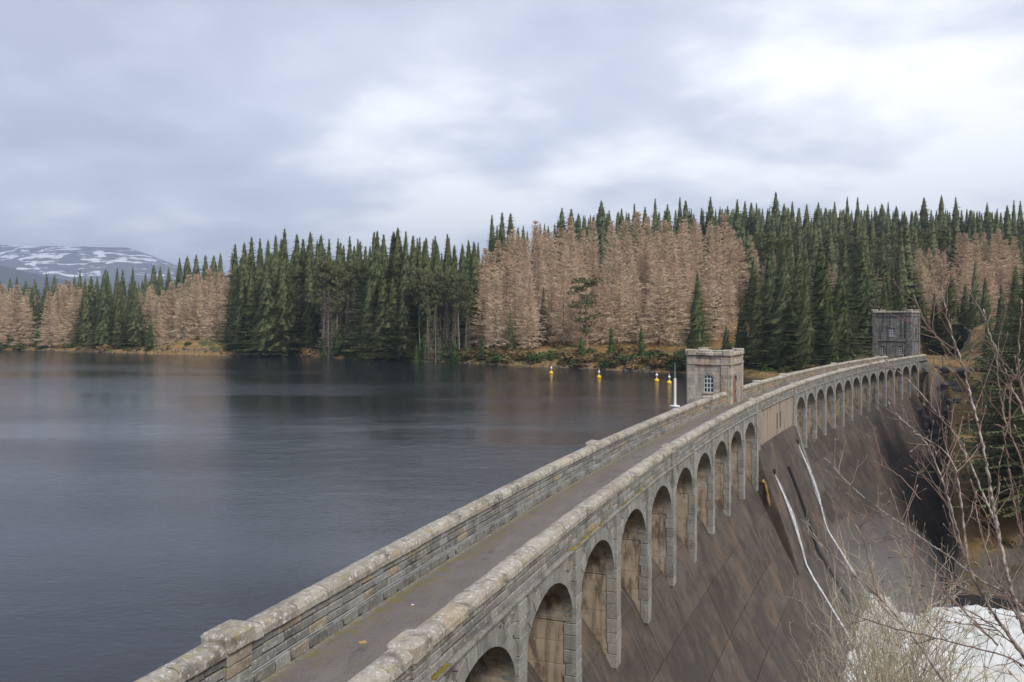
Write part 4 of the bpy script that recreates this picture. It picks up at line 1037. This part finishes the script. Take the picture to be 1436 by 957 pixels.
# --- low shrubs along the shore
def bush_geo(seed, n=260):
    r = np.random.default_rng(seed); T = []
    for _ in range(n):
        u = r.normal(size=3); u /= np.linalg.norm(u); u[2] = abs(u[2]); p = u*np.array([1., 1., .8])*r.random()**.35*(1+.25*math.sin(5*u[0]+seed)+.2*math.sin(4*u[1]))
        d1 = r.normal(size=3)*.14; d2 = r.normal(size=3)*.14; T += [p-d1, p+d1+u*.1, p+d2+np.array([0, 0, .12])]
    return np.array(T)
def stem_mesh(seed):
    b = MB(); r = random.Random(seed)
    for k in range(4): a = r.uniform(0, 6.28); b.tube([(0, 0, -.2), (math.cos(a)*.25, math.sin(a)*.25, .4)], [.05, .02], 4)
    return b.mesh('stem', 'bark_brown')
BSH = {m: [tri_mesh('foliage', bush_geo(s), m) for s in range(3)] for m in ('bush_green', 'heather_brown', 'sapling_green')}
STM = stem_mesh(1)
for q in range(250):
    px = U(-30, 1190) if q < 130 else U(560, 1010); d = float(np.interp(px, SHX, SHD))+U(1.0, 5) if q % 3 else float(np.interp(px, SHX, SHD))+U(4, 22)
    x = at(px, d); z = float(ground(x, d))
    if z < .15: continue
    km = random.choice(('bush_green', 'heather_brown', 'bush_green', 'sapling_green')); s = U(.7, 1.9)
    if 150 < px < 330: s *= .55
    zone = ('left of the tall spruces' if px < 330 else 'under the tall spruces' if px < 670 else 'below the larch wood' if px < 960 else 'behind the road')
    colr = {'bush_green': 'olive', 'heather_brown': 'rusty brown', 'sapling_green': 'bright green'}[km]
    t = thing('shrub', f'low {colr} shrub on the far shore {zone}', 'shrub', (x, d, z-.05), U(0, 6.28), f'{colr} shore shrubs {zone}')
    t.scale = (s*1.3, s*1.3, s); obj('foliage', random.choice(BSH[km]), t, world=False); obj('stem', STM, t, world=False)
b = MB()
for q in range(520):
    px = U(-30, 1000); d = float(np.interp(px, SHX, SHD))+U(-1.2, 2.2); x = at(px, d); s_ = U(.12, .42)*(1.6 if random.random() < .1 else 1); a_ = U(0, 3)
    v, f = block_geo(s_*2, s_*1.5, s_, s_*.3, s_*.15); z_ = max(float(ground(x, d)), -.1)
    b.add([(x+p[0]*math.cos(a_)-p[1]*math.sin(a_), d+p[0]*math.sin(a_)+p[1]*math.cos(a_), z_+p[2]+.05) for p in v], f)
tag(obj('shore_stones', b.mesh('shore_stones', 'rock')), 'small grey stones scattered along the far waterline', 'stones', kind='stuff')
# bracken on the right bank
for q in range(46):
    d = U(96, 158); xe = float(np.interp(d, EY, EX)); x = xe+U(3.5, 14); z = float(ground(x, d)); s = U(.5, 1.3)
    t = thing('bracken_clump', 'rusty bracken clump on the steep bank right of the dam', 'bracken', (x, d, z), U(0, 6.28), 'bracken on the right bank'); t.scale = (s*1.4, s*1.4, s)
    obj('foliage', random.choice(BSH['heather_brown']), t, world=False)
# rocks on the far abutment
def rock_mesh(seed):
    r = random.Random(seed); v, f = block_geo(2, 1.6, 1.4, .35, .3); return mesh('rock', v, f, 'rock')
RK = [rock_mesh(s) for s in range(5)]
for q in range(70):
    i = U(25.6, 27.8); o_ = U(.8, 12); p = D(i, o_, 0)
    g = max(float(ground(p[0], p[1])), ZC+float(np.interp(o_, [q_[0] for q_ in SPILL[6:]], [q_[1] for q_ in SPILL[6:]])) if i < 26.4 else -99)-.2
    if g > ZC-2.5: continue
    o = obj('boulder', random.choice(RK), None, (p[0], p[1], g+.2), U(0, 6.28), [U(.35, 1.0)]*3); tag(o, 'dark broken rock at the far foot of the dam', 'rock', 'rocks at the far end of the dam')
# fence posts on the far bank
for px, d, lab in ((1322, 158, 'thin pale fence post beside the far end of the dam'), (1309, 156, 'shorter fence post below the far parapet end')):
    x = at(px, d); g = float(ground(x, d)); b = MB(); b.tube([(0, 0, -.4), (0, 0, 2.6)], [.11, .09], 6); tag(obj('fence_post', b.mesh('fence_post', 'post_wood'), None, (x, d, g)), lab, 'post')
# fallen stones on the road
for i_, o_, s_, lab in ((-0.715, -2.524, .13, 'tan flat stone lying on the near road'), (-.2, -2.6, .05, 'small pale chip of stone on the road')):
    v, f = block_geo(s_*1.5, s_, s_*.3, s_*.1, s_*.05); tag(obj('loose_stone', mesh('loose_stone', v, f, 'straw' if s_ > .1 else 'white_paint'), None, D(i_, o_, -1.262+s_*.13), .4), lab, 'stone')

# ------------------------------------------------------------------ bare saplings in front
def P3(px, py, d): return Vector((at(px, d), d, CAMZ+(YH-py)/FPX*d))
def smooth_path(pts, n=6):
    pts = [Vector(p) for p in pts]; out = []
    for k in range(len(pts)-1):
        p0 = pts[max(k-1, 0)]; p1 = pts[k]; p2 = pts[k+1]; p3 = pts[min(k+2, len(pts)-1)]
        for q in range(n):
            t = q/n; out.append(.5*((2*p1)+(p2-p0)*t+(2*p0-5*p1+4*p2-p3)*t*t+(3*p1-p0-3*p2+p3)*t**3))
    out.append(pts[-1]); return out
def twig_grow(b, p, d, L, r, depth, rr):
    n = max(3, int(L/.05)); pts = [p.copy()]; q = p.copy(); dd = d.normalized()
    for k in range(n):
        dd = (dd+Vector((rr.gauss(0, .10), rr.gauss(0, .10), rr.gauss(.035, .10)))).normalized(); q = q+dd*(L/n); pts.append(q.copy())
        if depth > 0 and rr.random() < .42 and k > 0:
            s = dd.cross(Vector((rr.gauss(0, 1), rr.gauss(0, 1), rr.gauss(0, 1)))).normalized()
            twig_grow(b, q, dd*.75+s*.75, L*rr.uniform(.25, .5), r*.6, depth-1, rr)
    b.tube(pts, [r*(1-.6*k/n) for k in range(n+1)], 4)
    # bud at the tip
    b.tube([q, q+dd*.012, q+dd*.026], [r*.55, r*1.35+.0008, .0006], 4)
TRACE = [  # image column, row from the tip to the base; depth tip/base; radius at base
 ([(1321, 392), (1325, 430), (1338, 480), (1352, 520), (1362, 560), (1378, 620), (1388, 680), (1397, 730), (1406, 778), (1425, 850), (1455, 930)], 5.2, 4.6, .021),
 ([(1381, 440), (1390, 475), (1404, 505), (1420, 545), (1440, 590), (1465, 680)], 4.6, 4.4, .012),
 ([(1433, 430), (1428, 500), (1437, 560), (1455, 650)], 4.2, 4.3, .012),
 ([(1245, 508), (1280, 540), (1312, 577), (1340, 612), (1362, 655), (1384, 705), (1397, 735)], 5.6, 4.9, .010),
 ([(1283, 420), (1300, 455), (1322, 483), (1350, 512)], 5.4, 5.2, .007),
 ([(1248, 570), (1268, 592), (1292, 612), (1312, 648), (1330, 700), (1348, 765), (1366, 812), (1398, 868), (1440, 925), (1480, 985)], 5.4, 4.6, .019),
 ([(1160, 645), (1184, 672), (1205, 692), (1235, 715), (1262, 733), (1300, 760), (1335, 783), (1372, 812), (1436, 856)], 6.2, 4.8, .011),
 ([(1128, 732), (1145, 755), (1180, 790), (1225, 830), (1260, 868), (1300, 920), (1335, 975)], 6.4, 5.6, .012),
 ([(1215, 722), (1207, 735), (1212, 760), (1222, 803), (1232, 838)], 6.0, 5.9, .006),
 ([(1268, 755), (1290, 782), (1312, 803), (1345, 822), (1400, 848), (1450, 880)], 5.7, 4.9, .008),
 ([(1203, 720), (1240, 742), (1290, 770), (1330, 800), (1360, 822)], 6.0, 5.2, .006),
 ([(1281, 607), (1310, 622), (1330, 640), (1342, 668), (1350, 720), (1356, 790)], 5.1, 4.9, .009),
 ([(1405, 598), (1412, 640), (1420, 690), (1430, 740), (1450, 800)], 4.3, 4.4, .008),
 ([(1398, 490), (1400, 540), (1412, 600), (1436, 660)], 4.5, 4.4, .008),
 ([(1365, 700), (1380, 760), (1402, 820), (1436, 880)], 5.0, 4.6, .010),
 ([(1230, 650), (1262, 668), (1290, 700)], 5.6, 5.4, .005),
 ([(1345, 608), (1328, 660), (1332, 720), (1346, 770)], 5.2, 4.9, .006),
 ([(1190, 860), (1250, 880), (1330, 900), (1436, 935)], 5.4, 4.6, .008),
 ([(1310, 838), (1350, 852), (1400, 885), (1450, 940)], 5.0, 4.6, .008),
 ([(1250, 690), (1268, 740), (1300, 800), (1345, 850), (1400, 905)], 5.8, 4.8, .008),
]
rr = random.Random(5)
base = P3(1545, 1090, 4.5)
g0 = float(ground(base.x, base.y))
sap = thing('bare_sapling', 'bare silver-barked sapling with red-brown twigs in the right foreground', 'tree', (base.x, base.y, g0))
b = MB(); b.tube([(base.x+.05, base.y+.05, g0-.3), (base.x, base.y, base.z-1.2), tuple(base)], [.075, .06, .045], 8)
obj('trunk', b.mesh('trunk', 'bark_silver'), sap)
for k, (tr, d0, d1, r0) in enumerate(TRACE):
    n = len(tr); pts = [P3(px, py, d0+(d1-d0)*q/(n-1)) for q, (px, py) in enumerate(tr)]
    if tr[-1][0] > 1430: pts += [pts[-1].lerp(base, .55)+Vector((0, 0, -.05)), base]
    sp_ = smooth_path(pts, 10); m = len(sp_)
    sp_ = [p+Vector((rr.gauss(0, .0022), rr.gauss(0, .004), rr.gauss(0, .0022))) for p in sp_]
    r0 *= .68; rad = [.0028+(r0-.0028)*(q/(m-1))**1.1 for q in range(m)]
    rad = [x*rr.uniform(.86, 1.18)*(1.25 if rr.random() < .12 else 1) for x in rad]
    b = MB(); b.tube(sp_, rad, 7); b.tube([sp_[0], sp_[0]+(sp_[0]-sp_[1]).normalized()*.015, sp_[0]+(sp_[0]-sp_[1]).normalized()*.035], [.003, .0062, .0008], 5)
    br = obj('branch', b.mesh('branch', 'bark_silver' if r0 > .0058 else 'twig_red', True), sap)
    b = MB()
    for q in range(2, m-2, 1):
        if rr.random() < .19 and sp_[q].x/sp_[q].y < .66:
            t_ = (sp_[q-1]-sp_[q+1]).normalized(); s = t_.cross(Vector((rr.gauss(0, .4), rr.gauss(0, 1), rr.gauss(0, .4)))).normalized()
            twig_grow(b, sp_[q], t_*.8+s*rr.uniform(.4, .8)+Vector((0, 0, .1)), rr.uniform(.10, .38), .0034, 1, rr)
    if b.v: tag(obj('twigs', b.mesh('twigs', 'twig_red'), br), kind='stuff')
# twiggy shrubs lower on the bank
def shrub_mesh(seed, H, n):
    r = random.Random(seed); b = MB()
    def grow(p, d, L, rad, depth):
        k = max(3, int(L/.16)); q = p.copy(); dd = d.normalized(); pts = [q.copy()]
        for s in range(k):
            dd = (dd+Vector((r.gauss(0, .17), r.gauss(0, .17), r.gauss(.03, .12)))).normalized(); q = q+dd*(L/k); pts.append(q.copy())
            if depth and s > 0 and r.random() < .75:
                sv = dd.cross(Vector((r.gauss(0, 1), r.gauss(0, 1), r.gauss(0, 1)))).normalized()
                grow(q, dd*.8+sv*.7, L*r.uniform(.22, .5), rad*.5, depth-1)
        b.tube(pts, [rad*(1-.75*s/k)+.0015 for s in range(k+1)], 3, False)
    for _ in range(n):
        a = r.uniform(0, 6.28); p = Vector((r.gauss(0, .10), r.gauss(0, .10), -.2)); q = Vector((p.x+math.cos(a)*.25, p.y+math.sin(a)*.25, H*r.uniform(.34, .55)))
        b.tube([p, p.lerp(q, .5)+Vector((r.gauss(0, .06), r.gauss(0, .06), 0)), q], [.03, .024, .018], 5, False)
        for _k in range(4):
            a2 = a+r.gauss(0, 1.1); e = r.uniform(.25, .9)
            grow(q, Vector((math.cos(a2)*e, math.sin(a2)*e, 1)), H*r.uniform(.26, .50), .010, 3)
    return b.mesh('stems', 'shrub_twig')
SH = [shrub_mesh(s, 4.0, 5) for s in range(4)]
SHP = [(1222, 815, 15), (1240, 796, 17), (1262, 780, 18), (1286, 784, 17.5), (1306, 792, 18.5), (1226, 872, 13), (1252, 862, 14), (1282, 862, 13.5), (1242, 915, 12), (1276, 905, 12.5), (1298, 830, 16)]
for k, (px, py, d) in enumerate(SHP):
    x = at(px, d); g = float(ground(x, d)); zt = CAMZ+(YH-py)/FPX*d; s = (zt-g)/4.0
    t = thing('bare_shrub', 'grey twiggy leafless shrub on the bank below the sapling', 'shrub', (x, d, g), rr.uniform(0, 6.28), 'leafless shrubs on the near bank'); t.scale = (s*.62, s*.62, s)
    tag(obj('stems', SH[k % 4], t, world=False), kind='stuff')

# ------------------------------------------------------------------ air
m = bpy.data.materials.new('mist'); m.use_nodes = True; nt = m.node_tree; nt.nodes.clear()
o_ = nt.nodes.new('ShaderNodeOutputMaterial'); v_ = nt.nodes.new('ShaderNodeVolumePrincipled')
v_.inputs['Color'].default_value = (.95, .97, 1, 1); v_.inputs['Density'].default_value = .009
nt.links.new(v_.outputs[0], o_.inputs['Volume']); M['mist'] = m
b = MB(); n_ = 20; b.lathe([(max(.02, math.sin(math.pi*k/14)), -math.cos(math.pi*k/14)) for k in range(15)], n_)
mo = obj('spray_mist', b.mesh('spray_mist', 'mist', True), None, D(10.9, 8.5, -18.6), rotz(10.9), (15, 7.0, 7.0)); tag(mo, 'thin spray hanging where the water jets land', kind='stuff')
mo = obj('spray_mist', mo.data, None, D(10.9, 8.5, -19.2), rotz(10.9), (10.5, 4.6, 4.4)); tag(mo, 'denser spray low over the foam where the jets land', kind='stuff')
HAZE = True
if HAZE:
    m = bpy.data.materials.new('haze'); m.use_nodes = True; nt = m.node_tree; nt.nodes.clear()
    o_ = nt.nodes.new('ShaderNodeOutputMaterial'); v_ = nt.nodes.new('ShaderNodeVolumePrincipled')
    v_.inputs['Color'].default_value = (.62, .76, 1, 1); v_.inputs['Density'].default_value = .00016; v_.inputs['Anisotropy'].default_value = .1
    nt.links.new(v_.outputs[0], o_.inputs['Volume']); M['haze'] = m
    b = MB(); b.box(-15000, 15000, -15000, 15000, -40, 800); tag(obj('haze', b.mesh('haze', 'haze')), 'thin bluish air over the valley', kind='stuff')
ORD = ['', 'second', 'third', 'fourth', 'fifth', 'sixth', 'seventh', 'eighth', 'ninth', 'tenth', 'eleventh', 'twelfth', 'thirteenth', 'fourteenth', 'fifteenth', 'sixteenth']
by = {}
for o in bpy.data.objects:
    if o.parent is None and 'label' in o and 'group' in o: by.setdefault(o['label'], []).append(o)
for lab, L in by.items():
    if 1 < len(L) <= 16 and len(lab.split()) <= 12:
        L.sort(key=lambda o: o.location.x/max(o.location.y, .1))
        for k, o in enumerate(L): o['label'] = lab+', '+('leftmost of them' if k == 0 else 'rightmost of them' if k == len(L)-1 else ORD[k]+' from left')
print('objects', len(bpy.data.objects), 'panels', NP[0], 'blocks', NBLK[0], 'tris', sum(len(m.polygons) for m in bpy.data.meshes))
